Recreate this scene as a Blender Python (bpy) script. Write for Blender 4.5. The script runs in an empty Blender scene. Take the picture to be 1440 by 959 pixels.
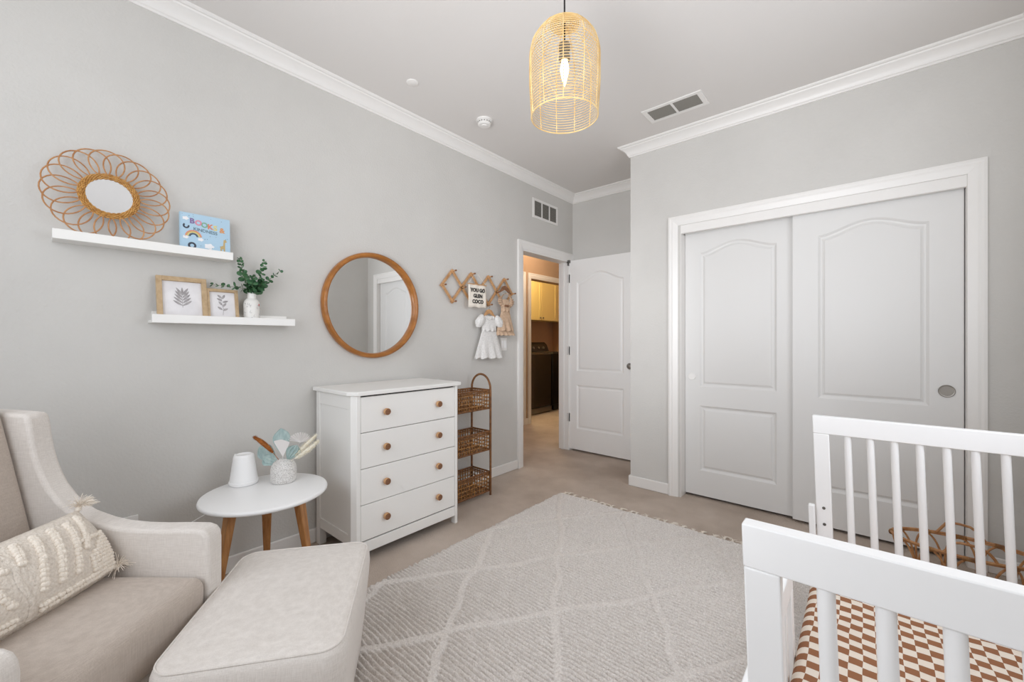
import bpy, bmesh, math, random
import numpy as np
from mathutils import Vector, Matrix
random.seed(7)
PI=math.pi; D=bpy.data; COL=bpy.context.scene.collection
YAW=math.radians(40.9); CS,SN=math.cos(YAW),math.sin(YAW)
def rd(r,d,z=0.): return (r*CS-d*SN, r*SN+d*CS, z)      # room position from distance across / into the room

# ------------------------------------------------------------------ materials
def lin(c):
    return tuple(((v/255)/12.92 if v/255<=.04045 else ((v/255+.055)/1.055)**2.4) for v in c)+(1,)
def newmat(name):
    m=D.materials.new(name); m.use_nodes=True
    nt=m.node_tree; b=nt.nodes['Principled BSDF']; return m,nt,b
def coords(nt,scale=(1,1,1),kind='Object'):
    tc=nt.nodes.new('ShaderNodeTexCoord'); mp=nt.nodes.new('ShaderNodeMapping')
    mp.inputs['Scale'].default_value=scale
    nt.links.new(tc.outputs[kind],mp.inputs['Vector']); return mp.outputs['Vector']
def noise(nt,vec,scale,detail=2,rough=.5):
    n=nt.nodes.new('ShaderNodeTexNoise'); n.inputs['Scale'].default_value=scale
    n.inputs['Detail'].default_value=detail; n.inputs['Roughness'].default_value=rough
    nt.links.new(vec,n.inputs['Vector']); return n.outputs['Fac']
def ramp(nt,fac,stops):
    r=nt.nodes.new('ShaderNodeValToRGB'); e=r.color_ramp.elements
    while len(e)<len(stops): e.new(.5)
    for i,(p,c) in enumerate(stops): e[i].position=p; e[i].color=c
    nt.links.new(fac,r.inputs['Fac']); return r.outputs['Color']
def bump(nt,b,h,strength,dist=.002):
    n=nt.nodes.new('ShaderNodeBump'); n.inputs['Strength'].default_value=strength; n.inputs['Distance'].default_value=dist
    nt.links.new(h,n.inputs['Height']); nt.links.new(n.outputs['Normal'],b.inputs['Normal'])
def mat(name,c,rough=.5,c2=None,ns=8,sc=(1,1,1),bs=0,bscale=200,bsc=(1,1,1),bdist=.002,metal=0,detail=3,spec=None,sheen=0):
    m,nt,b=newmat(name)
    b.inputs['Base Color'].default_value=lin(c); b.inputs['Roughness'].default_value=rough; b.inputs['Metallic'].default_value=metal
    if spec is not None: b.inputs['Specular IOR Level'].default_value=spec
    if sheen: b.inputs['Sheen Weight'].default_value=sheen
    if c2:
        f=noise(nt,coords(nt,sc),ns,detail); nt.links.new(ramp(nt,f,[(.35,lin(c)),(.65,lin(c2))]),b.inputs['Base Color'])
    if bs: bump(nt,b,noise(nt,coords(nt,bsc),bscale,2),bs,bdist)
    return m
def wood(name,c,c2,sc=(1,1,14),ns=9,rough=.45):
    m,nt,b=newmat(name); v=coords(nt,sc)
    f=noise(nt,v,ns,4,.6); nt.links.new(ramp(nt,f,[(.3,lin(c)),(.7,lin(c2))]),b.inputs['Base Color'])
    b.inputs['Roughness'].default_value=rough; bump(nt,b,f,.12); return m
M={}
M['wall']=mat('wall_paint',(209,207,203),.85,(206,204,200),3,bs=.35,bscale=95,bdist=.004)
M['ceil']=mat('ceiling_paint',(222,219,216),.9,bs=.15,bscale=80)
M['trim']=mat('trim_white',(236,234,231),.35,bs=.03,bscale=30)
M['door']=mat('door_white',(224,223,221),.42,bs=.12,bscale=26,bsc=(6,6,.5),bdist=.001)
M['door_lit']=mat('lit_door_white',(243,242,240),.42,bs=.12,bscale=26,bsc=(6,6,.5),bdist=.001)  # door white made lighter, brightness of the open leaf put into the colour
M['white']=mat('white_lacquer',(242,241,238),.35,bs=.02,bscale=40)
M['whitesatin']=mat('white_satin',(246,246,246),.3,bs=.02,bscale=40)
M['hall']=mat('hall_paint',(180,152,126),.85,bs=.2,bscale=95)
M['gap']=mat('shadow_black',(20,18,16),.9,bs=.1)
M['steel']=mat('brushed_steel',(150,145,138),.35,metal=1,bs=.05,bscale=90)
M['grey']=mat('grey_hardware',(120,118,114),.4,metal=.8,bs=.05)
M['ventb']=mat('vent_recess',(44,42,39),.9,bs=.02)
M['vent']=mat('vent_slat',(136,133,126),.6,bs=.05)
M['black']=mat('black_cord',(18,17,17),.5,bs=.05)
# carpet
m,nt,b=newmat('carpet'); v=coords(nt)
f=noise(nt,v,2.2,4,.6); g=noise(nt,v,260,2,.7)
mx=nt.nodes.new('ShaderNodeMath'); mx.operation='MULTIPLY_ADD'; mx.inputs[1].default_value=.55; nt.links.new(g,mx.inputs[0])
mx2=nt.nodes.new('ShaderNodeMath'); mx2.operation='MULTIPLY'; mx2.inputs[1].default_value=.5; nt.links.new(f,mx2.inputs[0]); nt.links.new(mx2.outputs[0],mx.inputs[2])
nt.links.new(ramp(nt,mx.outputs[0],[(.36,lin((182,164,149))),(.68,lin((232,217,204)))]),b.inputs['Base Color'])
b.inputs['Roughness'].default_value=1; b.inputs['Specular IOR Level'].default_value=.1; bump(nt,b,noise(nt,v,170,3,.7),.9,.012); M['carpet']=m
# rug
m,nt,b=newmat('rug_wool'); v=coords(nt)
f=noise(nt,v,150,3,.7); nt.links.new(ramp(nt,f,[(.3,lin((212,204,198))),(.7,lin((246,241,236)))]),b.inputs['Base Color'])
b.inputs['Roughness'].default_value=1; b.inputs['Specular IOR Level'].default_value=.1; bump(nt,b,noise(nt,v,120,3,.7),.8,.01); M['rug']=m
# upholstery weave
def fabric(name,c,c2):
    m,nt,b=newmat(name)
    f=noise(nt,coords(nt,(40,40,700)),1,2,.6); g=noise(nt,coords(nt,(500,500,30)),1,2,.6)
    a=nt.nodes.new('ShaderNodeMath'); a.operation='ADD'; nt.links.new(f,a.inputs[0]); nt.links.new(g,a.inputs[1])
    h=nt.nodes.new('ShaderNodeMath'); h.operation='MULTIPLY'; h.inputs[1].default_value=.5; nt.links.new(a.outputs[0],h.inputs[0])
    nt.links.new(ramp(nt,h.outputs[0],[(.35,lin(c)),(.65,lin(c2))]),b.inputs['Base Color'])
    b.inputs['Roughness'].default_value=.9; b.inputs['Sheen Weight'].default_value=.2; bump(nt,b,h.outputs[0],.35,.002); return m
M['linen']=fabric('oatmeal_linen',(208,201,194),(226,220,214))
M['linen_shaded']=fabric('shaded_linen',(176,163,152),(196,184,173))  # same linen, darker: shade inside the chair put into the colour
M['pillow']=mat('pillow_cotton',(228,219,208),.95,(212,202,190),160,bs=.8,bscale=130,bdist=.006)
M['pom']=mat('pillow_pompom',(236,227,215),.95,bs=.6,bscale=200,bdist=.004)
M['walnut']=wood('walnut_knob',(104,68,44),(150,105,74),(1,1,8),20)
M['oak']=wood('oak_leg',(158,104,56),(196,142,88),(6,6,1),9)
M['mirwood']=wood('honey_wood',(142,88,34),(182,118,52),(3,1.2,3),6,.3)
M['pine']=wood('pine_slat',(180,132,88),(208,164,118),(3,3,3),10)
M['frame']=wood('frame_oak',(176,148,112),(200,174,138),(5,5,5),8)
M['rattan']=mat('rattan_cane',(168,114,68),.45,(196,146,98),30,bs=.2,bscale=60)
M['wicker']=mat('mirror_wicker',(214,166,96),.5,(176,124,62),90,bs=.6,bscale=150)
M['cart']=mat('brown_rattan',(104,66,36),.5,(140,94,52),40,bs=.4,bscale=120)
M['cane']=mat('golden_cane',(118,76,40),.5,(184,134,78),45,bs=.4,bscale=160)
M['shade']=mat('natural_cane',(212,176,116),.5,(230,202,146),20,bs=.2,bscale=100)
M['print']=mat('print_paper',(236,234,236),.8,(222,220,222),12,bs=.02)
M['ink']=mat('grey_ink',(152,148,149),.8,(182,178,179),60,bs=.02)
M['ceramic']=mat('white_ceramic',(236,234,230),.35,bs=.05)
M['leaf']=mat('eucalyptus_green',(38,84,52),.5,(84,126,86),60,bs=.2)
M['stem']=mat('stem_green',(86,98,62),.6,bs=.1)
M['teal']=mat('teal_palm',(160,182,181),.8,(190,206,203),60,sc=(1,1,.3),bs=.4,bscale=150)
M['cream']=mat('cream_grass',(253,250,241),.9,(248,242,226),80,bs=.5,bscale=200)
M['rust']=mat('rust_grass',(150,88,36),.9,(186,116,56),90,bs=.6,bscale=220)
M['palew']=mat('bleached_leaf',(236,232,230),.8,bs=.2)
M['whitecloth']=mat('white_cotton',(234,232,230),.9,(218,216,213),90,bs=.6,bscale=120,bdist=.003)
M['tancloth']=mat('tan_cotton',(206,178,152),.9,(190,160,134),60,bs=.5,bscale=120,bdist=.003)
M['banner']=mat('canvas',(240,232,220),.9,bs=.3,bscale=250)
M['ink_b']=mat('black_letter',(34,32,32),.8,bs=.02)
M['appl']=mat('dark_appliance',(46,38,32),.22,(58,48,40),4,bs=.02,spec=.8)
M['appl_b']=mat('black_appliance',(14,12,11),.3,bs=.02)
M['yellow']=mat('cabinet_cream',(226,210,150),.5,bs=.05)
M['glassp']=mat('window_pane',(230,238,245),.05,bs=.0)
for mm in ('glassp',):
    M[mm].node_tree.nodes['Principled BSDF'].inputs['Transmission Weight'].default_value=1
m,nt,b=newmat('mirror_glass'); b.inputs['Metallic'].default_value=1; b.inputs['Roughness'].default_value=.01; b.inputs['Base Color'].default_value=(.86,.87,.87,1); M['mirror']=m; M['mirror2']=m.copy(); M['mirror2'].name='dimmed_small_mirror_glass'; M['mirror2'].node_tree.nodes['Principled BSDF'].inputs['Base Color'].default_value=(.68,.69,.70,1)  # small mirror's glass darkened to dim its reflection of the ceiling fill
m,nt,b=newmat('bulb_glow'); b.inputs['Emission Color'].default_value=(1,.72,.36,1); b.inputs['Emission Strength'].default_value=9; b.inputs['Base Color'].default_value=(1,.9,.7,1); M['bulb']=m
# dotted vase
m,nt,b=newmat('speckled_vase'); v=coords(nt,(1,1,1))
vo=nt.nodes.new('ShaderNodeTexVoronoi'); vo.inputs['Scale'].default_value=360; nt.links.new(v,vo.inputs['Vector'])
nt.links.new(ramp(nt,vo.outputs['Distance'],[(.42,lin((236,234,231))),(.72,lin((178,174,171)))]),b.inputs['Base Color']); bump(nt,b,vo.outputs['Distance'],-.6,.003)
b.inputs['Roughness'].default_value=.5; M['speck']=m
# checked sheet
m,nt,b=newmat('checked_sheet')
v=coords(nt); nz=nt.nodes.new('ShaderNodeTexNoise'); nz.inputs['Scale'].default_value=6; nt.links.new(v,nz.inputs['Vector'])
sub=nt.nodes.new('ShaderNodeVectorMath'); sub.operation='MULTIPLY_ADD'; sub.inputs[1].default_value=(.016,.016,0); 
nt.links.new(nz.outputs['Color'],sub.inputs[0]); nt.links.new(v,sub.inputs[2])
ck=nt.nodes.new('ShaderNodeTexChecker'); ck.inputs['Scale'].default_value=1/.0295
mp=nt.nodes.new('ShaderNodeMapping'); mp.inputs['Scale'].default_value=(1,1,.0001); mp.inputs['Location'].default_value=(.003,.004,.00001)
nt.links.new(sub.outputs[0],mp.inputs['Vector']); nt.links.new(mp.outputs['Vector'],ck.inputs['Vector'])
ck.inputs['Color1'].default_value=lin((148,98,66)); ck.inputs['Color2'].default_value=lin((232,220,206))
nt.links.new(ck.outputs['Color'],b.inputs['Base Color']); b.inputs['Roughness'].default_value=.9
bump(nt,b,noise(nt,v,9,3),.5,.02); M['check']=m
BK={k:mat('book_'+k,c,.5,bs=.02) for k,c in dict(blue=(178,208,228),purple=(132,112,160),pink=(226,140,160),green=(130,176,150),coral=(224,138,110),yellow=(226,208,130),orange=(222,156,100),slate=(104,128,140),white=(240,240,242),dark=(60,66,80),tan=(196,170,116),brown=(150,120,90),red=(180,60,50)).items()}

# ------------------------------------------------------------------ mesh builder
class MB:
    def __init__(s): s.v=[]; s.f=[]
    def add(s,vs,fs):
        o=len(s.v); s.v+= [tuple(p) for p in vs]; s.f+=[tuple(i+o for i in f) for f in fs]; return s
    def box(s,x0,x1,y0,y1,z0,z1):
        v=[(x,y,z) for z in (z0,z1) for y in (y0,y1) for x in (x0,x1)]
        return s.add(v,[(0,2,3,1),(4,5,7,6),(0,1,5,4),(2,6,7,3),(0,4,6,2),(1,3,7,5)])
    def tube(s,pts,r,seg=8,closed=False,cap=True):
        P=[Vector(p) for p in pts]; n=len(P); rr=r if isinstance(r,(list,tuple)) else [r]*n
        T=[]
        for i in range(n):
            a=P[(i-1)%n] if (closed or i>0) else P[i]; b=P[(i+1)%n] if (closed or i<n-1) else P[i]
            t=(b-a); T.append(t.normalized() if t.length>1e-9 else Vector((0,0,1)))
        u=T[0].orthogonal().normalized(); vs=[]
        for i in range(n):
            u=(u-T[i]*u.dot(T[i])); u=u.normalized() if u.length>1e-6 else T[i].orthogonal().normalized()
            w=T[i].cross(u)
            for k in range(seg):
                a=2*PI*k/seg; vs.append(P[i]+(u*math.cos(a)+w*math.sin(a))*rr[i])
        fs=[]
        for i in range(n if closed else n-1):
            j=(i+1)%n
            for k in range(seg):
                l=(k+1)%seg; fs.append((i*seg+k,i*seg+l,j*seg+l,j*seg+k))
        if not closed and cap: fs+= [tuple(reversed(range(seg))),tuple((n-1)*seg+k for k in range(seg))]
        return s.add(vs,fs)
    def lathe(s,prof,seg=32,c=(0,0,0)):
        vs=[];n=len(prof)
        for r,z in prof:
            for k in range(seg):
                a=2*PI*k/seg; vs.append((c[0]+r*math.cos(a),c[1]+r*math.sin(a),c[2]+z))
        fs=[(i*seg+k,i*seg+(k+1)%seg,(i+1)*seg+(k+1)%seg,(i+1)*seg+k) for i in range(n-1) for k in range(seg)]
        if prof[0][0]>1e-6 and prof[0]!=prof[-1]: fs.append(tuple(reversed(range(seg))))
        if prof[-1][0]>1e-6 and prof[0]!=prof[-1]: fs.append(tuple((n-1)*seg+k for k in range(seg)))
        return s.add(vs,fs)
    def prism(s,poly,a,b,axis='y'):
        n=len(poly)
        mk={'x':lambda p,t:(t,p[0],p[1]),'y':lambda p,t:(p[0],t,p[1]),'z':lambda p,t:(p[0],p[1],t)}[axis]
        vs=[mk(p,a) for p in poly]+[mk(p,b) for p in poly]
        fs=[(i,(i+1)%n,n+(i+1)%n,n+i) for i in range(n)]+[tuple(reversed(range(n))),tuple(range(n,2*n))]
        return s.add(vs,fs)
    def sph(s,c,r,seg=8,rings=6,sc=(1,1,1)):
        vs=[(c[0],c[1],c[2]-r*sc[2])];
        for i in range(1,rings):
            t=-PI/2+PI*i/rings
            for k in range(seg):
                a=2*PI*k/seg; vs.append((c[0]+r*sc[0]*math.cos(t)*math.cos(a),c[1]+r*sc[1]*math.cos(t)*math.sin(a),c[2]+r*sc[2]*math.sin(t)))
        vs.append((c[0],c[1],c[2]+r*sc[2])); L=len(vs)-1; fs=[]
        for k in range(seg):
            l=(k+1)%seg; fs.append((0,1+l,1+k)); fs.append((L,1+(rings-2)*seg+k,1+(rings-2)*seg+l))
            for i in range(rings-2): fs.append((1+i*seg+k,1+i*seg+l,1+(i+1)*seg+l,1+(i+1)*seg+k))
        return s.add(vs,fs)
    def ring(s,R,r,c,seg=64,rs=10,axis='z',sr=1,sz=1):
        pts=[]
        for i in range(seg):
            a=2*PI*i/seg; p=(R*math.cos(a),R*math.sin(a))
            pts.append({'z':(c[0]+p[0],c[1]+p[1],c[2]),'x':(c[0],c[1]+p[0],c[2]+p[1])}[axis])
        return s.tube(pts,r,rs,True)
    def xf(s,fn): s.v=[tuple(fn(Vector(p))) for p in s.v]; return s
def softbox(hx,hy,hz,r,n=8,fn=None):
    """rounded box about the origin"""
    def ax(h):
        a=[-h,-h+r*.08,-h+r*.3,-h+r*.6]; a+= list(np.linspace(-h+r,h-r,n)); a+=[h-r*.6,h-r*.3,h-r*.08,h]; return a
    m=MB(); X,Y,Z=ax(hx),ax(hy),ax(hz)
    def mapp(p):
        q=[max(-(h-r),min(h-r,c)) for c,h in zip(p,(hx,hy,hz))]; d=Vector(p)-Vector(q)
        if d.length>1e-9: d=d.normalized()*r
        w=Vector(q)+d; return fn(w) if fn else w
    def face(A,B,mk,flip):
        na,nb=len(A),len(B); vs=[mapp(mk(a,b)) for a in A for b in B]
        fs=[(i*nb+j,(i+1)*nb+j,(i+1)*nb+j+1,i*nb+j+1) for i in range(na-1) for j in range(nb-1)]
        if flip: fs=[tuple(reversed(f)) for f in fs]
        m.add(vs,fs)
    face(X,Y,lambda a,b:(a,b,hz),False); face(X,Y,lambda a,b:(a,b,-hz),True)
    face(Y,Z,lambda a,b:(hx,a,b),False); face(Y,Z,lambda a,b:(-hx,a,b),True)
    face(X,Z,lambda a,b:(a,-hy,b),False); face(X,Z,lambda a,b:(a,hy,b),True)
    return m
def obj(name,mb,ma,parent=None,loc=None,bevel=0,seg=2,smooth=True,weld=False,ang=35,origin=None):
    if origin: mb.v=[(x-origin[0],y-origin[1],z-origin[2]) for x,y,z in mb.v]; loc=origin
    me=D.meshes.new(name); me.from_pydata(mb.v,[],mb.f); me.update()
    bm=bmesh.new(); bm.from_mesh(me)
    if weld: bmesh.ops.remove_doubles(bm,verts=bm.verts,dist=1e-5)
    if len(mb.f)<60000: bmesh.ops.recalc_face_normals(bm,faces=bm.faces)
    bm.to_mesh(me); bm.free()
    me.materials.append(ma)
    if smooth:
        me.shade_smooth() if hasattr(me,'shade_smooth') else None
        try: me.set_sharp_from_angle(angle=math.radians(ang))
        except Exception: pass
    o=D.objects.new(name,me); COL.objects.link(o)
    if parent: o.parent=parent
    if loc: o.location=loc
    if bevel:
        b=o.modifiers.new('bevel','BEVEL'); b.width=bevel; b.segments=seg; b.limit_method='ANGLE'; b.angle_limit=math.radians(40)
        b.harden_normals=False
    return o
def tag(o,label,cat,group=None,kind=None):
    o['label']=label; o['category']=cat
    if group: o['group']=group
    if kind: o['kind']=kind
    return o
def thing(name,label,cat,loc=(0,0,0),rz=0,group=None,kind=None):
    o=D.objects.new(name,None); COL.objects.link(o); o.location=loc; o.rotation_euler=(0,0,rz); o.empty_display_size=.1
    return tag(o,label,cat,group,kind)
def struct(name,mb,ma,parent=None,**k):
    o=obj(name,mb,ma,parent,**k)
    if not parent: o['kind']='structure'
    return o
def text_mb(s,size,fn,bold=.0,ext=.0008):
    """lettering as a thin solid; fn maps (x,y,h) to room/local space"""
    c=D.curves.new('t','FONT'); c.body=s; c.size=size; c.align_x='CENTER'; c.align_y='CENTER'; c.offset=bold; c.extrude=ext; c.resolution_u=3
    o=D.objects.new('t',c); COL.objects.link(o); dg=bpy.context.evaluated_depsgraph_get(); dg.update()
    me=D.meshes.new_from_object(o.evaluated_get(dg)); mb=MB()
    mb.add([fn(v.co.x,v.co.y,v.co.z) for v in me.vertices],[tuple(p.vertices) for p in me.polygons])
    D.objects.remove(o); D.curves.remove(c); D.meshes.remove(me); return mb

# ------------------------------------------------------------------ room shell
LX,CY,AY,RX,BY,H=-2.513,3.247,3.933,.64,-.8,2.8
SX=-1.51
struct('floor',MB().box(-5.4,1.0,-1.4,7.2,-.1,0),M['carpet'],smooth=False)
struct('ceiling',MB().box(-5.4,1.0,-1.4,7.2,H,H+.1),M['ceil'],smooth=False)
struct('wall_left',MB().box(LX-.12,LX,BY-.12,3.06,0,H).box(LX-.12,LX,3.06,3.85,2.075,H).box(LX-.12,LX,3.85,6.9,0,H),M['wall'],smooth=False)
struct('wall_alcove',MB().box(LX,SX+.1,AY,AY+.12,0,H),M['wall'],smooth=False)
struct('wall_return',MB().box(SX,SX+.1,CY+.12,AY,0,H),M['wall'],smooth=False)
struct('wall_closet',MB().box(SX,-1.104,CY,CY+.12,0,H).box(.385,RX+.12,CY,CY+.12,0,H).box(-1.104,.385,CY,CY+.12,2.085,H),M['wall'],smooth=False)
struct('wall_closet_back',MB().box(SX+.1,RX+.12,AY+.12,AY+.2,0,H).box(RX+.12,RX+.2,CY,AY+.2,0,H),M['wall'],smooth=False)
v0,v1,vz0,vz1=.9,2.35,.95,2.35  # opening for the added side window
struct('wall_right',MB().box(RX,RX+.12,BY-.12,v0,0,H).box(RX,RX+.12,v1,CY,0,H).box(RX,RX+.12,v0,v1,0,vz0).box(RX,RX+.12,v0,v1,vz1,H),M['wall'],smooth=False)
wx0,wx1,wz0,wz1=-2.0,.1,.85,2.35
struct('wall_rear',MB().box(LX,wx0,BY-.12,BY,0,H).box(wx1,RX,BY-.12,BY,0,H).box(wx0,wx1,BY-.12,BY,0,wz0).box(wx0,wx1,BY-.12,BY,wz1,H),M['wall'],smooth=False)
w=struct('window_1',MB().box(wx0,wx1,BY-.1,BY-.04,wz0,wz0+.05).box(wx0,wx1,BY-.1,BY-.04,wz1-.05,wz1).box(wx0,wx0+.05,BY-.1,BY-.04,wz0+.05,wz1-.05).box(wx1-.05,wx1,BY-.1,BY-.04,wz0+.05,wz1-.05).box((wx0+wx1)/2-.025,(wx0+wx1)/2+.025,BY-.1,BY-.04,wz0+.05,wz1-.05),M['trim'],bevel=.004)
obj('window_pane',MB().box(wx0+.05,wx1-.05,BY-.074,BY-.068,wz0+.05,wz1-.05),M['glassp'],w)
w=struct('added_window',MB().box(RX+.04,RX+.10,v0,v1,vz0,vz0+.05).box(RX+.04,RX+.10,v0,v1,vz1-.05,vz1).box(RX+.04,RX+.10,v0,v0+.05,vz0+.05,vz1-.05).box(RX+.04,RX+.10,v1-.05,v1,vz0+.05,vz1-.05).box(RX+.04,RX+.10,(v0+v1)/2-.025,(v0+v1)/2+.025,vz0+.05,vz1-.05),M['trim'],bevel=.004)  # unseen window, added to bring fill light across the room
obj('window_pane',MB().box(RX+.068,RX+.074,v0+.05,v1-.05,vz0+.05,vz1-.05),M['glassp'],w)
# crown moulding: one mitred sweep round the room
poly=[(LX,BY),(RX,BY),(RX,CY),(SX,CY),(SX,AY),(LX,AY)]
prof=[(0,-.083),(.010,-.083),(.012,-.074),(.018,-.070),(.020,-.062),(.026,-.050),(.037,-.037),(.050,-.027),(.060,-.022),(.064,-.015),(.072,-.013),(.078,-.008),(.080,0)]
def sweep(poly,prof,z):
    m=MB(); n=len(poly); vs=[]
    for i in range(n):
        a,b,c=Vector(poly[i-1]),Vector(poly[i]),Vector(poly[(i+1)%n])
        d1=(b-a).normalized(); d2=(c-b).normalized(); n1=Vector((-d1.y,d1.x)); n2=Vector((-d2.y,d2.x))
        k=(n1+n2)/(1+n1.dot(n2))
        for p,q in prof: vs.append((b.x+k.x*p,b.y+k.y*p,z+q))
    L=len(prof)
    fs=[(i*L+j,((i+1)%n)*L+j,((i+1)%n)*L+j+1,i*L+j+1) for i in range(n) for j in range(L-1)]
    return m.add(vs,fs)
o=struct('trim_1',sweep(poly,prof,H),M['trim'],ang=20)
def board(name,x0,x1,y0,y1): struct(name,MB().box(x0,x1,y0,y1,0,.085),M['trim'],bevel=.006)
board('baseboard_left',LX,LX+.014,BY,2.975)
board('baseboard_alcove',LX+.08,SX,AY-.014,AY)
board('baseboard_return',SX-.014,SX,CY,AY-.014)
board('baseboard_closet',SX-.014,-1.191,CY-.014,CY)
board('baseboard_closet_right',.456,RX,CY-.014,CY)
board('baseboard_right',RX-.014,RX,BY,CY-.014)
board('baseboard_rear',LX+.014,RX-.014,BY,BY+.014)
# closet casing
def cas(o0,o1,top,w,face,axis,proj=-1,base=0):
    """moulded casing round an opening; axis 'x' lies on a y=face wall, 'y' on an x=face wall"""
    m=MB()
    prof=[(0,0),(0,.018),(.012,.020),(.022,.016),(.034,.017),(w-.014,.011),(w,.008),(w,0)]
    vs=[];L=len(prof)
    for corner in range(4):
        for p,q in prof:
            x=(o0+p) if corner in(0,1) else (o1-p); z=base if corner in (0,3) else top-p
            vs.append((x,face+proj*q,z) if axis=='x' else (face+proj*q,x,z))
    fs=[(i*L+j,(i+1)*L+j,(i+1)*L+(j+1)%L,i*L+(j+1)%L) for i in range(3) for j in range(L)]
    fs+=[tuple(range(L)),tuple(3*L+j for j in range(L))]
    return m.add(vs,fs)
struct('trim_2',cas(-1.191,.456,2.153,.07,CY,'x'),M['trim'],ang=15)
struct('trim_3',MB().box(-1.121,.386,CY+.002,CY+.03,2.02,2.084).box(-1.121,-1.101,CY+.001,CY+.118,0,2.02).box(.384,.40,CY+.001,CY+.118,0,2.02).box(-1.101,.384,CY+.03,CY+.118,2.06,2.09),M['trim'],bevel=.001)

def door_mb(w,h,t,panels):
    m=MB(); N=24
    def quad(x0,x1,z0,z1): m.add([(x0,0,z0),(x1,0,z0),(x1,0,z1),(x0,0,z1)],[(0,1,2,3)])
    x0=panels[0][0]; x1=panels[0][1]
    quad(0,x0,0,h); quad(x1,w,0,h)
    zs=sorted(panels,key=lambda p:p[2]); z=0
    for (a,b,c,d,arch) in zs:
        quad(a,b,z,c); z=d+arch+.0
        def line(i,dep):
            bot=[(a+i+(b-a-2*i)*k/N,dep,c+i) for k in range(N+1)]
            top=[(a+i+(b-a-2*i)*k/N,dep,d-i+arch*(max(0,math.sin(PI*k/N))**1.7 if True else 0)) for k in range(N+1)]
            return bot,top
        b0,t0=line(0,0)
        vs=[];fs=[]
        for k in range(N+1): vs+=[t0[k],(t0[k][0],0,z)]
        for k in range(N):
            fs.append((2*k,2*k+2,2*k+3,2*k+1))
        if arch>0: m.add(vs,fs)
        rings=[line(i,dep) for i,dep in [(0,0),(.006,.004),(.012,.010),(.020,.012),(.028,.009),(.036,.0035),(.046,.002)]]
        for (bA,tA),(bB,tB) in zip(rings,rings[1:]):
            A=bA+tA[::-1]; B=bB+tB[::-1]; n=len(A)
            m.add(A+B,[(i,(i+1)%n,n+(i+1)%n,n+i) for i in range(n)])
        bB,tB=rings[-1]
        m.add(bB+tB,[(k,k+1,N+1+k+1,N+1+k) for k in range(N)])
    quad(x0,x1,z,h)
    # back and edges
    m.add([(0,0,0),(w,0,0),(w,0,h),(0,0,h),(0,t,0),(w,t,0),(w,t,h),(0,t,h)],[(4,7,6,5),(0,4,5,1),(3,2,6,7),(0,3,7,4),(1,5,6,2)])
    return m
def door(name,w,h,t,panels,loc):
    o=obj(name,door_mb(w,h,t,panels),M['door'],None,loc,weld=True,ang=12); o['kind']='structure'; return o
dl=door('door_1',.78,2.02,.03,[(.108,.61,.19,.685,0),(.108,.61,.83,1.85,.066)],(-1.099,3.335,.02))
dr=door('door_2',.773,2.02,.03,[(.135,.64,.225,.69,0),(.135,.64,.812,1.852,.066)],(-.393,3.295,.02))
def pull(parent,x,z,r,ma,name='finger_pull'):
    m=MB().lathe([(r*.82,.0),(r*.82,.004),(0,.004)],32); m.lathe([(r*.8,.006),(r*.8,0),(r,0),(r,.005),(r*.93,.0065),(r*.8,.006)],32)
    m.xf(lambda p:Vector((p.x,-p.z,p.y))); return obj(name,m,ma,parent,(x,0,z))
pull(dl,.052,.905,.027,M['trim']); pull(dr,.708,.902,.034,M['steel'])
# entry door leaf, open against the alcove wall
de=door('door_3',.80,2.055,.035,[(.108,.655,.225,.70,0),(.108,.655,.85,1.815,.095)],(-2.523,3.858,.02)); de.data.materials[0]=M['door_lit']
for z in (1.86,1.07,.34):
    obj('hinge',MB().box(-.004,.022,-.005,.0,z-.045,z+.045).tube([(0,-.008,z-.045),(0,-.008,z+.045)],.006,8),M['grey'],de)
k=obj('door_knob',MB().lathe([(0.03,0),(.03,.006),(.012,.01),(.012,.032),(.026,.04),(.03,.055),(.02,.066),(0,.068)],24).xf(lambda p:Vector((p.x,-p.z,p.y))),M['steel'],de,(.742,0,.93))
obj('door_stop_catch',MB().box(.0,.03,-.03,.0,2.03,2.06).box(.012,.018,-.035,-.005,2.0,2.075),M['grey'],de)
# entry doorway casing and jamb
struct('trim_4',cas(2.978,3.931,2.155,.078,LX,'y',1),M['trim'],ang=15)
struct('trim_5',MB().box(LX-.125,LX+.002,3.045,3.06,0,2.075).box(LX-.125,LX+.002,3.845,3.86,0,2.075).box(LX-.125,LX+.002,3.045,3.86,2.06,2.078).box(LX-.09,LX-.055,3.835,3.845,0,2.06),M['trim'],bevel=.001)

# ------------------------------------------------------------------ hall and laundry beyond the doorway
HX=-3.74
struct('wall_hall',MB().box(HX-.12,HX,1.5,4.73,0,H).box(HX-.12,HX,4.73,5.62,2.10,H).box(HX-.12,HX,5.62,6.9,0,H),M['hall'],smooth=False)
struct('wall_hall_end',MB().box(HX,LX-.12,6.8,6.9,0,H).box(HX,LX-.12,1.5,1.6,0,H),M['hall'],smooth=False)
struct('trim_6',cas(4.66,5.69,2.18,.075,HX,'y',1),M['trim'],ang=15)
struct('trim_8',cas(3.70,4.60,2.18,.075,HX,'y',1),M['trim'],ang=15)
door_h=obj('door_4',MB().box(HX-.001,HX+.004,3.775,4.525,.01,2.10),M['trim']); door_h['kind']='structure'
struct('baseboard_hall',MB().box(HX,HX+.014,4.60,4.66,0,.085),M['trim'])
LB=-4.95
struct('wall_laundry_back',MB().box(LB-.1,LB,4.3,7.1,0,H),M['hall'],smooth=False)
struct('wall_laundry_side',MB().box(LB,HX-.12,4.5,4.6,0,H).box(LB,HX-.12,7.0,7.1,0,H),M['hall'],smooth=False)
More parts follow.
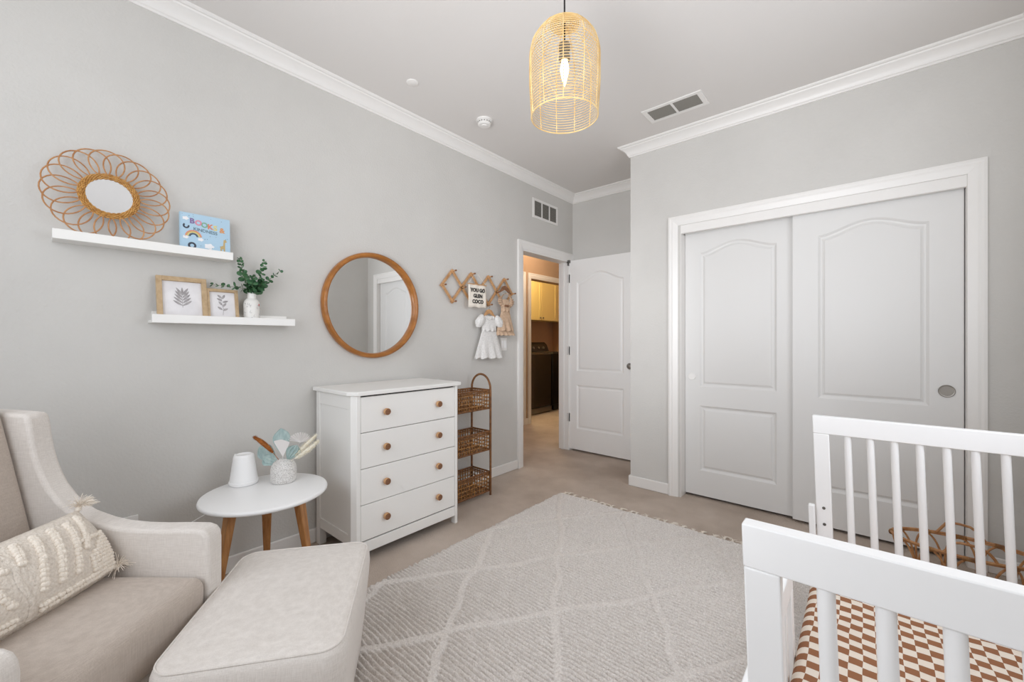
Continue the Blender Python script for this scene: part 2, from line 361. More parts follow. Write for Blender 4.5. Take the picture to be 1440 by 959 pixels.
def appliance(name,label,y0,y1,ma,ped):
    t=thing(name,label,'laundry machine',(-4.47,(y0+y1)/2,0)); hw=(y1-y0)/2
    obj('body',MB().box(-.36,.36,-hw,hw,.10,.99),ma,t,bevel=.02,seg=3)
    obj('pedestal',MB().box(-.34,.37,-hw+.01,hw-.01,.015,.10),ped,t,bevel=.008)
    pr=[(-.36,.98),(-.16,.98),(-.22,1.12),(-.28,1.17),(-.36,1.17)]
    c=obj('console',MB().prism(pr,-hw,hw,'y'),M['appl_b'],t,bevel=.01)
    for q in(-.15,0,.15): obj('dial',MB().tube([(-.20,q,1.06),(-.175,q,1.07)],.022,14),M['steel'],c)
    obj('lid',MB().box(-.17,.33,-hw+.04,hw-.04,.985,1.003),M['appl_b'] if ma is M['appl_b'] else M['appl'],t,bevel=.008)
    return t
appliance('washing_machine','dark brown glossy washer nearest the laundry doorway',5.14,5.775,M['appl'],M['steel'])
appliance('dryer','black dryer standing behind the brown washer in the laundry',5.81,6.44,M['appl_b'],M['appl_b'])
t=thing('wall_cabinet','cream yellow wall cabinet hung above the laundry machines','cabinet',(LB+.165,6.175,1.575))
obj('carcass',MB().box(-.16,.14,-1.0,.82,0,.82),M['yellow'],t)
for i in range(4):
    y0=-1.0+.5*i; 
    if i==3: break
    d_=obj('cabinet_door',MB().box(.14,.155,y0+.003,y0+.497,.003,.817).box(.155,.163,y0+.003,y0+.065,.003,.817).box(.155,.163,y0+.435,y0+.497,.003,.817).box(.155,.163,y0+.065,y0+.435,.003,.07).box(.155,.163,y0+.065,y0+.435,.75,.817),M['yellow'],t,bevel=.002)
    hy=y0+.46 if i%2==1 else y0+.04
    obj('knob',MB().tube([(.163,hy,.05),(.185,hy,.05)],.012,12),M['steel'],d_)

# ------------------------------------------------------------------ ceiling fixtures and vents
t=thing('smoke_detector','round white smoke detector on the ceiling','detector',(-2.122,2.143,H))
obj('base',MB().lathe([(.058,0),(.058,-.012),(.05,-.014)],40),M['trim'],t)
obj('cover',MB().lathe([(.05,-.012),(.047,-.034),(.04,-.04),(.022,-.041),(.02,-.046),(0,-.046)],40),M['trim'],t)
sl=MB()
for i in range(16):
    a=2*PI*i/16; sl.add([(.0495*math.cos(a+s*.12),.0495*math.sin(a+s*.12),z) for s in(-1,1) for z in (-.018,-.026)],[(0,1,3,2)])
obj('grille',sl,M['vent'],t)
tag(obj('ceiling_cover_plate',MB().lathe([(.036,0),(.036,-.004),(.03,-.007),(0,-.007)],40),M['trim'],None,(-2.148,1.538,H)),'small flat round white cover plate on the ceiling left of the smoke detector','cover plate')
# ceiling vent
t=thing('ceiling_vent','long white ceiling vent with two grey louvred bays','vent',(-1.018,2.878,H))
hx,hy=.198,.098
obj('frame',MB().box(-hx,hx,-hy,-hy+.028,-.008,0).box(-hx,hx,hy-.028,hy,-.008,0).box(-hx,-hx+.032,-hy+.028,hy-.028,-.008,0).box(hx-.032,hx,-hy+.028,hy-.028,-.008,0).box(-.008,.008,-hy+.028,hy-.028,-.008,0),M['trim'],t,bevel=.002)
obj('backing',MB().box(-hx+.03,hx-.03,-hy+.026,hy-.026,-.001,-.0002),M['ventb'],t)
lm=MB()
for i in range(7):
    y=-hy+.034+i*.0195
    for x0,x1 in ((-hx+.032,-.008),(.008,hx-.032)):
        lm.add([(x0,y,-.002),(x1,y,-.002),(x1,y+.009,-.0078),(x0,y+.009,-.0078)],[(0,1,2,3)])
obj('louvre',lm,M['vent'],t)
# wall vent
t=thing('wall_vent','white wall vent with three dark louvred bays above the doorway','vent',(LX,3.42,2.51))
hy,hz=.2135,.098
fr=MB().box(0,.008,-hy,hy,-hz,-hz+.025).box(0,.008,-hy,hy,hz-.025,hz).box(0,.008,-hy,-hy+.028,-hz+.025,hz-.025).box(0,.008,hy-.028,hy,-hz+.025,hz-.025)
for q in(-1,1): fr.box(0,.008,q*.064-.008,q*.064+.008,-hz+.025,hz-.025)
obj('frame',fr,M['trim'],t,bevel=.002)
obj('backing',MB().box(.0004,.001,-hy+.02,hy-.02,-hz+.02,hz-.02),M['ventb'],t)
lm=MB()
for i in range(10):
    z=-hz+.029+i*.0142
    lm.add([(.002,-hy+.028,z),(.002,hy-.028,z),(.0078,hy-.028,z+.007),(.0078,-hy+.028,z+.007)],[(0,1,2,3)])
obj('louvre',lm,M['vent'],t)
# switch + outlet
t=thing('light_switch','white double light switch plate on the wall below the tan dress','switch',(LX,2.782,1.168))
obj('plate',MB().box(0,.006,-.041,.041,-.058,.058),M['trim'],t,bevel=.002)
for q in(-1,1): obj('rocker',MB().box(.006,.010,q*.02-.012,q*.02+.012,-.033,.033),M['whitesatin'],t,bevel=.001)
t=thing('wall_outlet','white wall outlet with a plug low on the wall behind the armchair','outlet',(LX,.275,.355))
obj('plate',MB().box(0,.006,-.036,.036,-.058,.058),M['trim'],t,bevel=.002)
obj('socket',MB().box(.006,.009,-.016,.016,.008,.038).box(.006,.009,-.016,.016,-.038,-.008),M['whitesatin'],t,bevel=.001)

# ------------------------------------------------------------------ pendant
px,py,_=rd(.19,1.5)
t=thing('pendant_lamp','open rattan dome pendant lamp hanging from the ceiling with a glowing bulb','lamp',(px,py,H))
zt,zb,R=2.352-H,2.010-H,.127
def shr(z):    # shade radius
    s=(z-zb)/(zt-zb)
    if s<.62: return R*(.945+.055*min(1,s/.35))
    q=(s-.62)/.38; return R*max(.16,math.sqrt(max(0,1-q*q*.97)))
sh=MB(); n=38
for i in range(n+1):
    s=i/n; z=zb+(zt-zb)*(1-(1-s)**1.12); sh.ring(shr(z),.0011 if i else .0024,(0,0,z),48,5)
for i in range(7): sh.ring(shr(zt)*(.25+i*.16)+.004*i,.0028,(0,0,zt-.0015*i),32,5)
obj('lamp_shade',sh,M['shade'],t)
rb=MB()
for k in range(11):
    a=2*PI*k/11+.13; rb.tube([((shr(z)+.0005)*math.cos(a),(shr(z)+.001)*math.sin(a),z) for z in [zb+(zt-zb)*(i/22) for i in range(23)]],.0017,5)
obj('shade_rib',rb,M['shade'],t)
obj('cord',MB().tube([(0,0,0),(0,0,zt-.075)],.0032,8),M['black'],t)
obj('ceiling_canopy',MB().lathe([(.055,0),(.055,-.018),(.045,-.024),(0,-.026)],32),M['black'],t)
sk=obj('bulb_socket',MB().lathe([(0,0),(.013,0),(.020,-.006),(.020,-.030),(.015,-.034),(.015,-.042),(.020,-.046),(.020,-.062),(.015,-.066)],24,(0,0,zt-.075)),M['steel'],t)
zb0=zt-.140
obj('bulb',MB().lathe([(.0,-.094),(.004,-.086),(.009,-.066),(.0145,-.042),(.0155,-.028),(.013,-.012),(.010,0)],20,(0,0,zb0)),M['bulb'],t)

# ------------------------------------------------------------------ wall shelves
def ledge(label,y0,y1,z,grp='picture ledges on the left wall'):
    t=thing('picture_ledge',label,'shelf',(LX,y0,z),0,grp); L=y1-y0
    obj('shelf_board',MB().box(0,.088,0,L,0,.012),M['white'],t,bevel=.001)
    obj('front_lip',MB().box(.088,.10,0,L,0,.038),M['white'],t,bevel=.001)
    obj('back_plate',MB().box(.0,.012,0.012,L-.012,.012,.055),M['white'],t,bevel=.001)
    return t
ledge('upper white picture ledge under the rattan flower mirror',.048,.655,1.602)
ledge('lower white picture ledge holding two leaf prints and a vase',.345,.95,1.281)
def lean(mb,cy,z0,xb,lean_x,h):     # stand something upright on a ledge, tipped back to the wall; local x across (+y room), y up, z out
    th=math.atan2(lean_x,h); 
    return mb.xf(lambda p:Vector((xb-p.y*math.sin(th)+p.z*math.cos(th), cy+p.x, z0+p.y*math.cos(th)+p.z*math.sin(th))))
# rattan mirror
C=.203
def rot(mb): return lean(mb,0,0,0,.05,.4)
t=thing('rattan_flower_mirror','rattan mirror with looped petals leaning on the upper ledge','mirror',(LX+.072,.214,1.6145))
pm=MB()
for k in range(20):
    a0=2*PI*k/20+.05; pts=[]
    for i in range(28):
        q=2*PI*i/28; rr=.139-.062*math.cos(q); ww=.056*math.sin(q)*(1-.10*math.cos(q))
        pts.append((rr*math.cos(a0)-ww*math.sin(a0),C+rr*math.sin(a0)+ww*math.cos(a0),.004+.002*math.sin(q)+(.002 if k%2 else 0)))
    pm.tube(pts,.0027,6,True)
obj('petal_loop',rot(pm),M['rattan'],t)
rm=MB(); 
for i in range(7):
    R0=.075+.0035*i; pts=[]
    for k in range(180):
        a=2*PI*k/180; pts.append((R0*math.cos(a),C+R0*math.sin(a),.011+.0030*math.sin(a*30+i*PI)-.0015*abs(i-3)))
    rm.tube(pts,.0024,5,True)
obj('woven_ring',rot(rm),M['wicker'],t)
obj('mirror_glass',rot(MB().lathe([(.074,0.0),(.074,.006),(0,.006)],48,(0,0,0)).xf(lambda p:Vector((p.x,p.y+C,p.z)))),M['mirror2'],t)
# book
t=thing('picture_book','pale blue board book with a rainbow cover standing on the upper ledge','book',(LX+.045,.553,1.6145))
bw,bh,bt=.1,.196,.016
def bkt(mb): return lean(mb,0,0,0,.012,.2)
obj('cover',bkt(MB().box(-bw,bw,0,bh,bt-.002,bt).box(-bw,bw,0,bh,0,.002).box(-bw-.002,-bw+.001,0,bh,0,bt)),BK['blue'],t)
obj('pages',bkt(MB().box(-bw+.001,bw-.003,.002,bh-.002,.002,bt-.002)),BK['white'],t)
def flat(mb): return bkt(mb)
for ch,cx,cz,cl in [('B',-.055,.158,'purple'),('O',-.030,.153,'pink'),('O',-.006,.147,'green'),('K',.017,.143,'coral'),('S',.038,.140,'yellow'),('&',.066,.134,'orange')]:
    obj('title_letter',bkt(text_mb(ch,.034,lambda x,y,h,cx=cx,cz=cz:(cx+x,cz+y,bt+.0006+h),.0012,.0004)),BK[cl],t)
obj('subtitle_lettering',bkt(text_mb('KINDNESS',.021,lambda x,y,h:(-.002+x,.118+y-.08*x,bt+.0006+h),.0003,.0004)),BK['slate'],t)
def arc(cx,cy,r0,r1,a0,a1,z,n=20):
    m=MB(); vs=[]
    for i in range(n+1):
        a=a0+(a1-a0)*i/n
        for r in(r0,r1): vs.append((cx+r*math.cos(a),cy+r*math.sin(a),z))
    return m.add(vs,[(2*i,2*i+1,2*i+3,2*i+2) for i in range(n)])
for i,cl in enumerate(['coral','tan','yellow','slate','dark']):
    obj('rainbow_band',bkt(arc(-.050,.082,.033-.0042*i-.0042,.033-.0042*i,.1,PI-.1,bt+.0005)),BK[cl],t)
for cx,cy,r in [(-.080,.078,.011),(-.022,.074,.011),(.012,.046,.019),(-.080,.168,.012)]:
    cl=MB(); cl.add([(cx,cy,bt+.0004)]+[(cx+r*(1+.14*math.cos(5*a))*math.cos(a),cy+r*.7*(1+.14*math.cos(5*a))*math.sin(a),bt+.0004) for a in [2*PI*k/30 for k in range(30)]],[(0,1+k,1+(k+1)%30) for k in range(30)])
    obj('cloud_print',bkt(cl),BK['white'],t)
obj('moon_print',bkt(arc(-.078,.132,.006,.013,2.2,6.6,bt+.0005)),BK['dark'],t)
obj('wreath_print',bkt(arc(-.056,.040,.008,.0165,0,2*PI,bt+.0005,24)),BK['dark'],t)
gm=MB().prism([(.058,.02),(.064,.02),(.064,.042),(.072,.042),(.072,.02),(.078,.02),(.078,.075),(.086,.08),(.080,.092),(.072,.088),(.070,.060),(.058,.054)],bt,bt+.0006,'z')
obj('animal_print',bkt(gm),BK['tan'],t)
rr=random.Random(3)
for i in range(22):
    cx,cy=rr.uniform(-.095,.095),rr.uniform(.01,.105) if i>5 else rr.uniform(.17,.19); s=rr.uniform(.0014,.003)
    st=MB(); st.add([(cx+s*(1 if k%2 else .45)*math.cos(PI*k/4),cy+s*(1 if k%2 else .45)*math.sin(PI*k/4),bt+.0007) for k in range(8)],[tuple(range(8))])
    obj('star_print',bkt(st),BK['slate'],t)
# framed prints
def leafshape(m,x,y,ang,L,W,z=0,n=8):
    ax,ay=math.cos(ang),math.sin(ang); vs=[]
    for i in range(n+1):
        s=i/n; w=W*math.sin(PI*s)**.8
        for q in(-1,1): vs.append((x+ax*L*s-ay*w*q,y+ay*L*s+ax*w*q,z))
    m.add(vs,[(2*i,2*i+1,2*i+3,2*i+2) for i in range(n)])
def framed(label,yc,w,h,b,kind,xb,ln):
    t=thing('framed_print',label,'picture frame',(LX+xb,yc,1.2935),0,'framed leaf prints on the lower ledge')
    def f(m): return lean(m,0,0,0,ln,h)
    obj('frame',f(MB().box(-w,-w+b,0,h,0,.016).box(w-b,w,0,h,0,.016).box(-w+b,w-b,0,b,0,.016).box(-w+b,w-b,h-b,h,0,.016)),M['frame'],t,bevel=.001)
    p=obj('art_print',f(MB().box(-w+b,w-b,b,h-b,.002,.006)),M['print'],t)
    m=MB()
    if kind==0:
        m.tube([(0,h*.30,.0064),(-.002,h*.62,.0064)],.0009,4)
        for i in range(5):
            y=h*(.34+.06*i)
            for s in(-1,1): leafshape(m,0,y,PI/2-s*(.95-.1*i),h*.21,h*.024,.0066)
        leafshape(m,0,h*.58,PI/2,h*.19,h*.022,.0066)
    else:
        m.tube([(.0,h*.2,.0064),(.004,h*.4,.0064),(-.006,h*.6,.0064),(-.002,h*.72,.0064)],.0008,4)
        for y,a in [(.34,.5),(.36,2.5),(.46,.9),(.5,2.2),(.6,.3),(.64,2.6),(.7,1.1),(.72,2.4)]: leafshape(m,0,h*y,a,h*.16,h*.032,.0066)
    obj('leaf_drawing',f(m),M['ink'],p)
framed('larger oak framed print of a fan shaped leaf on the lower ledge',.462,.0955,.210,.021,0,.066,.045)
framed('smaller oak framed print of a branching sprig beside the vase',.622,.068,.166,.014,1,.062,.035)
# vase on ledge
vx,vy,vz=LX+.05,.752,1.2935
t=thing('bottle_vase','white ceramic bottle vase with fine bird drawings on the lower ledge','vase',(vx,vy,vz))
vb=obj('body',MB().lathe([(.030,0),(.036,.006),(.037,.03),(.037,.095),(.035,.110),(.028,.121),(.021,.127),(.020,.133),(.021,.158),(.018,.158),(.016,.13),(.0,.128)],40),M['ceramic'],t)
dm=MB(); rr=random.Random(5)
for i in range(22):
    a=rr.uniform(-1.3,1.5); z=rr.uniform(.012,.1); q=rr.uniform(0,PI); pts=[]
    for s in range(7):
        u=(s-3)*.0022; w=.003*math.sin(s*.9+q); pts.append((.0374*math.cos(a+(u*math.cos(q)+w)/.037),.0374*math.sin(a+(u*math.cos(q)+w)/.037),z+u*math.sin(q)+w))
    dm.tube(pts,.0007,4)
obj('line_drawing',dm,M['ink'],t)
obj('red_motif',MB().sph((.0365*math.cos(.75),.0365*math.sin(.75),.094),.006,8,6,(.6,.6,1)),BK['red'],t)
def sprig(label,pts,n,sz,seed):
    rr=random.Random(seed); P=[Vector(p) for p in pts]
    def at(s):
        k=s*(len(P)-1); i=min(int(k),len(P)-2); return P[i].lerp(P[i+1],k-i),(P[i+1]-P[i]).normalized()
    o=thing('eucalyptus_sprig',label,'plant',tuple(P[0]),0,'eucalyptus sprigs in the bottle vase'); o0=P[0]
    obj('stem',MB().tube([at(i/12)[0]-o0 for i in range(13)],[.0016-.0008*i/12 for i in range(13)],5),M['stem'],o)
    m=MB()
    for i in range(n):
        s=.18+.82*i/(n-1); p,tg=at(s); u=tg.orthogonal().normalized(); u.rotate(Matrix.Rotation(i*1.4+rr.uniform(-.3,.3),3,tg))
        for sg in(-1,1):
            dv=(u*sg+tg*.55+Vector((rr.uniform(-.25,.25),rr.uniform(-.25,.25),rr.uniform(-.25,.25)))).normalized(); L=sz*(1.15-.6*s)*rr.uniform(.8,1.15)
            nn=dv.cross(Vector((rr.uniform(-1,1),rr.uniform(-1,1),rr.uniform(-1,1)))).normalized(); ww=dv.cross(nn)
            c=p-o0+dv*(L*.6); vs=[c+nn*(.12*L)]+[c+dv*(L*.55*math.cos(a))+ww*(L*.5*math.sin(a)) for a in [2*PI*k/10 for k in range(10)]]
            m.add(vs,[(0,1+k,1+(k+1)%10) for k in range(10)])
    obj('leaf_cluster',m,M['leaf'],o)
b0=(vx,vy,vz+.135)
sprig('tall eucalyptus sprig rising on the left of the bottle vase',[b0,(vx+.01,vy-.018,1.475),(vx+.015,vy-.045,1.545),(vx+.015,vy-.058,1.618)],13,.030,1)
sprig('upright eucalyptus sprig at the middle of the bottle vase',[b0,(vx+.012,vy+.012,1.48),(vx+.02,vy+.038,1.555),(vx+.018,vy+.055,1.622)],13,.029,2)
sprig('slanting eucalyptus sprig reaching right out of the bottle vase',[b0,(vx+.008,vy+.03,1.472),(vx+.015,vy+.08,1.53),(vx+.015,vy+.132,1.582)],10,.027,3)
sprig('drooping eucalyptus sprig reaching left over the smaller print',[b0,(vx+.014,vy-.02,1.468),(vx+.03,vy-.09,1.472),(vx+.03,vy-.18,1.474)],10,.027,4)
sprig('short bushy eucalyptus sprig low at the neck of the bottle vase',[b0,(vx+.015,vy+.01,1.46),(vx+.03,vy+.03,1.49),(vx+.03,vy+.045,1.515)],8,.034,5)
sprig('short eucalyptus sprig facing the room at the vase neck',[b0,(vx+.015,vy-.005,1.46),(vx+.04,vy-.01,1.49),(vx+.05,vy-.005,1.53)],9,.034,6)

# ------------------------------------------------------------------ round mirror
t=thing('round_mirror','large round mirror in a honey wood hoop above the dresser','mirror',(LX,1.478,1.432))
R1=.346; pf=[(R1-.003,0),(R1,.006),(R1+.001,.03),(R1-.004,.044),(R1-.013,.050),(R1-.022,.047),(R1-.028,.038),(R1-.031,.022),(R1-.031,.004),(R1-.003,0)]
def yz(m): return m.xf(lambda p:Vector((p.z,p.x,p.y)))
obj('mirror_frame',yz(MB().lathe(pf,96)),M['mirwood'],t,ang=60)
obj('mirror_glass',yz(MB().lathe([(R1-.030,.004),(R1-.030,.012),(0,.012)],96)),M['mirror'],t)

# ------------------------------------------------------------------ peg rack and clothes
t=thing('accordion_peg_rack','wooden accordion peg rack on the wall beside the doorway','peg rack',(LX,2.463,1.628))
Y=lambda k:-.408+.102*k
mids=[(Y(2*k),0) for k in range(5)]; tops=[(Y(2*k+1),.12) for k in range(4)]; bots=[(Y(2*k+1),-.12) for k in range(4)]
def slat(a,b,x,wd=.011):
    a,b=Vector(a),Vector(b); d=(b-a).normalized(); n=Vector((-d.y,d.x)); a=a-d*.012; b=b+d*.012
    pl=[a+n*wd,a-n*wd,b-n*wd,b+n*wd]; m=MB(); m.prism([(p.x,p.y) for p in pl],x,x+.008,'x'); return m
for k in range(4):
    for (a,b,x) in ((mids[k],tops[k],.012),(tops[k],mids[k+1],.021),(mids[k],bots[k],.021),(bots[k],mids[k+1],.012)):
        obj('rack_slat',slat(a,b,x),M['pine'],t,bevel=.0015)
for (y,z) in mids+tops+bots:
    p=obj('peg',MB().tube([(.0,y,z),(.068,y,z)],.0062,12),M['pine'],t)
    obj('peg_tip',MB().tube([(.060,y,z),(.070,y,z),(.073,y,z)],[.0066,.0074,.005],12),M['walnut'],p)
# banner
by,bz0,bz1=2.384,1.472,1.662; bx=LX+.072
t=thing('canvas_banner','small cream canvas banner with black lettering hung on the peg rack','banner',(bx,by,1.66))
bm_=MB(); N=14; vs=[]
for i in range(N+1):
    for j in range(9):
        y=-.1+.2*i/N; z=-.188*j/8; vs.append((.002*math.sin(i*1.3+j*.4)+.003*j/8,y*(1+.02*j/8),z-.004*math.sin(i*.9)))
bm_.add(vs,[(i*9+j,(i+1)*9+j,(i+1)*9+j+1,i*9+j+1) for i in range(N) for j in range(8)])
bo=obj('canvas',bm_,M['banner'],t); sm=bo.modifiers.new('s','SOLIDIFY'); sm.thickness=.0015
obj('dowel',MB().tube([(0,-.108,0),(0,.108,0)],.004,8),M['pine'],t)
obj('string',MB().tube([(0,-.1,0.003),(-.006,-.02,.086),(-.006,-.005,.0925),(-.006,.005,.0925),(0,.1,.003)],.001,5),M['banner'],t)
tm=MB()
for s,z in (('YOU GO',-.050),('GLEN',-.096),('COCO',-.142)):
    q=text_mb(s,.041,lambda x,y,h,z=z:(.0075+h,x,z+y),.0016,.0004); tm.add(q.v,q.f)
obj('lettering',tm,M['ink_b'],bo)
def hanger(name,label,loc,w,ma,grp):
    t=thing(name,label,'clothes hanger',loc,0,grp)
    obj('shoulder',MB().prism([(-w,-.058),(-w*.7,-.045),(-.03,-.004),(0,.006),(.03,-.004),(w*.7,-.045),(w,-.058),(w*.93,-.068),(w*.6,-.056),(0,-.03),(-w*.6,-.056),(-w*.93,-.068)],-.005,.005,'x'),ma,t,bevel=.002)
    hk=[(0,0,0.0),(0,0,.018)]+[(0,.011*math.cos(a)-.0,.029+.011*math.sin(a)) for a in [-PI/2+.3+i*(1.45*PI)/9 for i in range(10)]]
    obj('hook',MB().tube(hk,.0016,6),M['grey'],t); return t
G='child clothes hangers on the peg rack'
hanger('clothes_hanger','light wooden hanger carrying the white dress',(LX+.055,2.54,1.462),.09,M['pine'],G)
hanger('clothes_hanger','darker wooden hanger carrying the tan pinafore dress',(LX+.058,2.735,1.682),.09,M['walnut'],G)
def garment(prof,folds,amp,depth,n=72,m_=26,taper=None,ph=0):
    """closed cloth tube hanging in the wall plane; prof=[(z,half width)], local y across"""
    mb=MB(); vs=[]
    zs=[p[0] for p in prof]
    for j in range(m_+1):
        s=j/m_; z=zs[0]+(zs[-1]-zs[0])*s
        w=float(np.interp(-z,[-p[0] for p in prof],[p[1] for p in prof])); k=max(0,(s-.3)/.7)
        for i in range(n):
            a=2*PI*i/n; rip=1+amp*k*math.sin(folds*a+ph+2*s); d=depth*(.5+.8*k)
            vs.append((d*math.sin(a)*rip,w*math.cos(a)*(1+.25*amp*k*math.sin(folds*a*1.0+1)),z-.006*k*math.sin(folds*a+ph)))
    mb.add(vs,[(j*n+i,j*n+(i+1)%n,(j+1)*n+(i+1)%n,(j+1)*n+i) for j in range(m_) for i in range(n)])
    return mb
def puff(c,rx,ry,rz,seed,rings=14,seg=22):
    m=MB().sph((0,0,0),1,seg,rings); rr=random.Random(seed); ph=rr.uniform(0,6)
    def f(p):
        k=1+.10*math.sin(9*math.atan2(p.y,p.x)+ph+3*p.z)*(1-abs(p.z))+.05*math.sin(7*p.z*2+ph)
        return Vector((c[0]+p.x*rx*k,c[1]+p.y*ry*k,c[2]+p.z*rz*k))
    return m.xf(f)
t=thing('white_baby_dress','white eyelet baby dress with puff sleeves on a wooden hanger','dress',(LX+.055,2.54,1.408))
obj('bodice',garment([(0,.062),(-.03,.078),(-.08,.088),(-.125,.082)],9,.1,.022,ph=1),M['whitecloth'],t)
obj('skirt',garment([(-.118,.082),(-.16,.098),(-.25,.132),(-.355,.158)],9,.32,.026),M['whitecloth'],t)
for s,q in((-1,1),(1,2)): obj('sleeve',puff((.006,s*.112,-.045),.028,.045,.055,q).xf(lambda p,s=s:Vector((p.x,p.y+s*(.0-p.z-.045)*.35*1.0,p.z))),M['whitecloth'],t)
obj('neck_ruffle',MB().tube([(.012*math.sin(a)+.004,.052*math.cos(a),-.004+.006*math.sin(6*a)-.018*max(0,math.sin(a))) for a in [2*PI*i/40 for i in range(40)]],.006,6,True),M['whitecloth'],t)
t=thing('tan_pinafore_dress','tan baby pinafore dress with ruffled straps nearest the doorway','dress',(LX+.058,2.745,1.625))
obj('bodice',garment([(-.06,.05),(-.09,.056),(-.14,.055),(-.165,.052)],8,.08,.02,ph=.5),M['tancloth'],t)
obj('skirt',garment([(-.16,.052),(-.20,.066),(-.28,.092),(-.335,.105)],8,.30,.024,ph=2),M['tancloth'],t)
obj('hem_ruffle',garment([(-.325,.104),(-.35,.114),(-.375,.120)],14,.30,.028,m_=10,ph=1),M['tancloth'],t)
for s in(-1,1):
    m=MB(); vs=[];n=26
    for i in range(n+1):
        a=i/n; zz=.0-.15*a; yy=s*(.045+.05*math.sin(PI*min(1,a*1.15)))
        for j in range(4): vs.append((.01+.010*math.sin(i*1.9)*(j/3),yy-s*.04+s*.05*j/3*math.sin(PI*a)**.5,zz-.004*j))
    m.add(vs,[(i*4+j,(i+1)*4+j,(i+1)*4+j+1,i*4+j+1) for i in range(n) for j in range(3)])
    o=obj('strap_ruffle',m,M['tancloth'],t); q=o.modifiers.new('s','SOLIDIFY'); q.thickness=.003
obj('bow',MB().sph((.026,-.022,-.118),.014,10,8,(.5,1.2,.7)).sph((.026,.004,-.118),.014,10,8,(.5,1.2,.7)).sph((.028,-.009,-.118),.006),M['walnut'],t)

# ------------------------------------------------------------------ dresser
DX0,DX1,DY0,DY1=-2.49,-2.062,1.10,1.84
t=thing('dresser','white four drawer dresser with brown wooden knobs against the left wall','dresser',(DX0,DY0,0)); W=DX1-DX0; L=DY1-DY0
obj('top_panel',MB().prism([(-.01,-.018),(W-.03,-.018),(W+.018,.02),(W+.018,L-.01),(W+.006,L+.018),(-.01,L+.018)],.905,.928,'z'),M['white'],t,bevel=.004)
for (x,y) in ((0,0),(0,L-.042)): obj('rear_post',MB().box(x,x+.042,y,y+.042,0,.905),M['white'],t,bevel=.003)
obj('front_post',MB().prism([(W-.055,0),(W-.022,0),(W,.022),(W,.045),(W-.055,.045)],0.06,.905,'z'),M['white'],t,bevel=.002)
obj('front_post',MB().prism([(W-.04,L-.03),(W,L-.03),(W,L-.01),(W-.01,L),(W-.04,L)],0.0,.905,'z'),M['white'],t,bevel=.002)
obj('front_foot',MB().box(W-.05,W-.004,0.003,.042,0,.06),M['white'],t,bevel=.002)
obj('side_panel',MB().box(.042,W-.05,.008,.022,.10,.89).box(.042,W-.05,.003,.02,.10,.16).box(.042,W-.05,.003,.02,.83,.905),M['white'],t,bevel=.002)
obj('side_panel',MB().box(.042,W-.04,L-.022,L-.008,.10,.89),M['white'],t,bevel=.002)
obj('back_panel',MB().box(.002,.012,.04,L-.04,.08,.9),M['white'],t)
obj('base_rail',MB().prism([(.045,.052),(L-.03,.052),(L-.03,.112),(.045,.112)],W-.018,W-.004,'x'),M['white'],t,bevel=.002)
obj('carcass',MB().box(.02,W-.022,.03,L-.03,.10,.90),M['gap'],t)
dh=(.897-.118)/4
for i in range(4):
    z0=.118+dh*i; d_=obj('drawer',MB().box(W-.02,W-.002,.047,L-.032,z0+.002,z0+dh-.002),M['white'],t,bevel=.002)
    for y in(.145+.05,L-.175):
        kn=obj('knob',MB().lathe([(.009,0),(.009,.010),(.018,.010),(.019,.012),(.019,.026),(.0175,.029),(0,.029)],28).xf(lambda p:Vector((p.z,p.x,p.y))),M['pine'],d_,(W-.002,y,z0+dh*.52))
        kn.data.materials.append(M['walnut'])
        for pg in kn.data.polygons:
            if pg.center.x>.0285: pg.material_index=1

# ------------------------------------------------------------------ rattan tiered cart
t=thing('tiered_rattan_stand','three tier brown rattan basket stand between dresser and doorway','basket stand',(-2.345,2.155,0))
hx,hy=.105,.175
for y_ in (-hx,hx): obj('upright',MB().tube([(y_,-hy,0),(y_,-hy,.4),(y_,-hy,.822)],.0085,10),M['cart'],t)
for s in(1,):
    pts=[(-hx,s*hy,0),(-hx,s*hy,.40),(-hx,s*hy,.80)]+[(-hx*math.cos(a),s*hy,.82+.115*math.sin(a)) for a in [PI*i/14 for i in range(1,14)]]+[(hx,s*hy,.80),(hx,s*hy,.40),(hx,s*hy,0)]
    # arch spans front to back
    obj('arched_upright',MB().tube(pts,.0085,10),M['cart'],t)
def cane(m,p0,p1,z0,z1,flare):
    """open cane lattice on one side between two bottom corners"""
    a,b=Vector(p0),Vector(p1); n=max(4,int((b-a).length/.026)); rows=5
    out=Vector(((a+b)/2).normalized())
    def P(u,v): q=a.lerp(b,u); q=q*(1+flare*v); return (q.x,q.y,z0+(z1-z0)*v)
    for i in range(n+1): m.tube([P(i/n,v/3) for v in range(4)],.0042,5)
    for j in range(1,rows): m.tube([P(0,j/rows),P(1,j/rows)],.0042,5)
    for i in range(0):
        for sg in(0,1):
            u0,u1=i/n,(i+rows*.5)/n
            v0,v1=0,1
            if u0<0: v0=-u0/(u1-u0); u0=0
            if u1>1: v1=v0+(1-u0)/(rows*.5/n); u1=1
            if v1<=v0+.05: continue
            m.tube([P(u0,v0 if not sg else 1-v0),P(u1,min(1,v1) if not sg else 1-min(1,v1))],.0022,4)
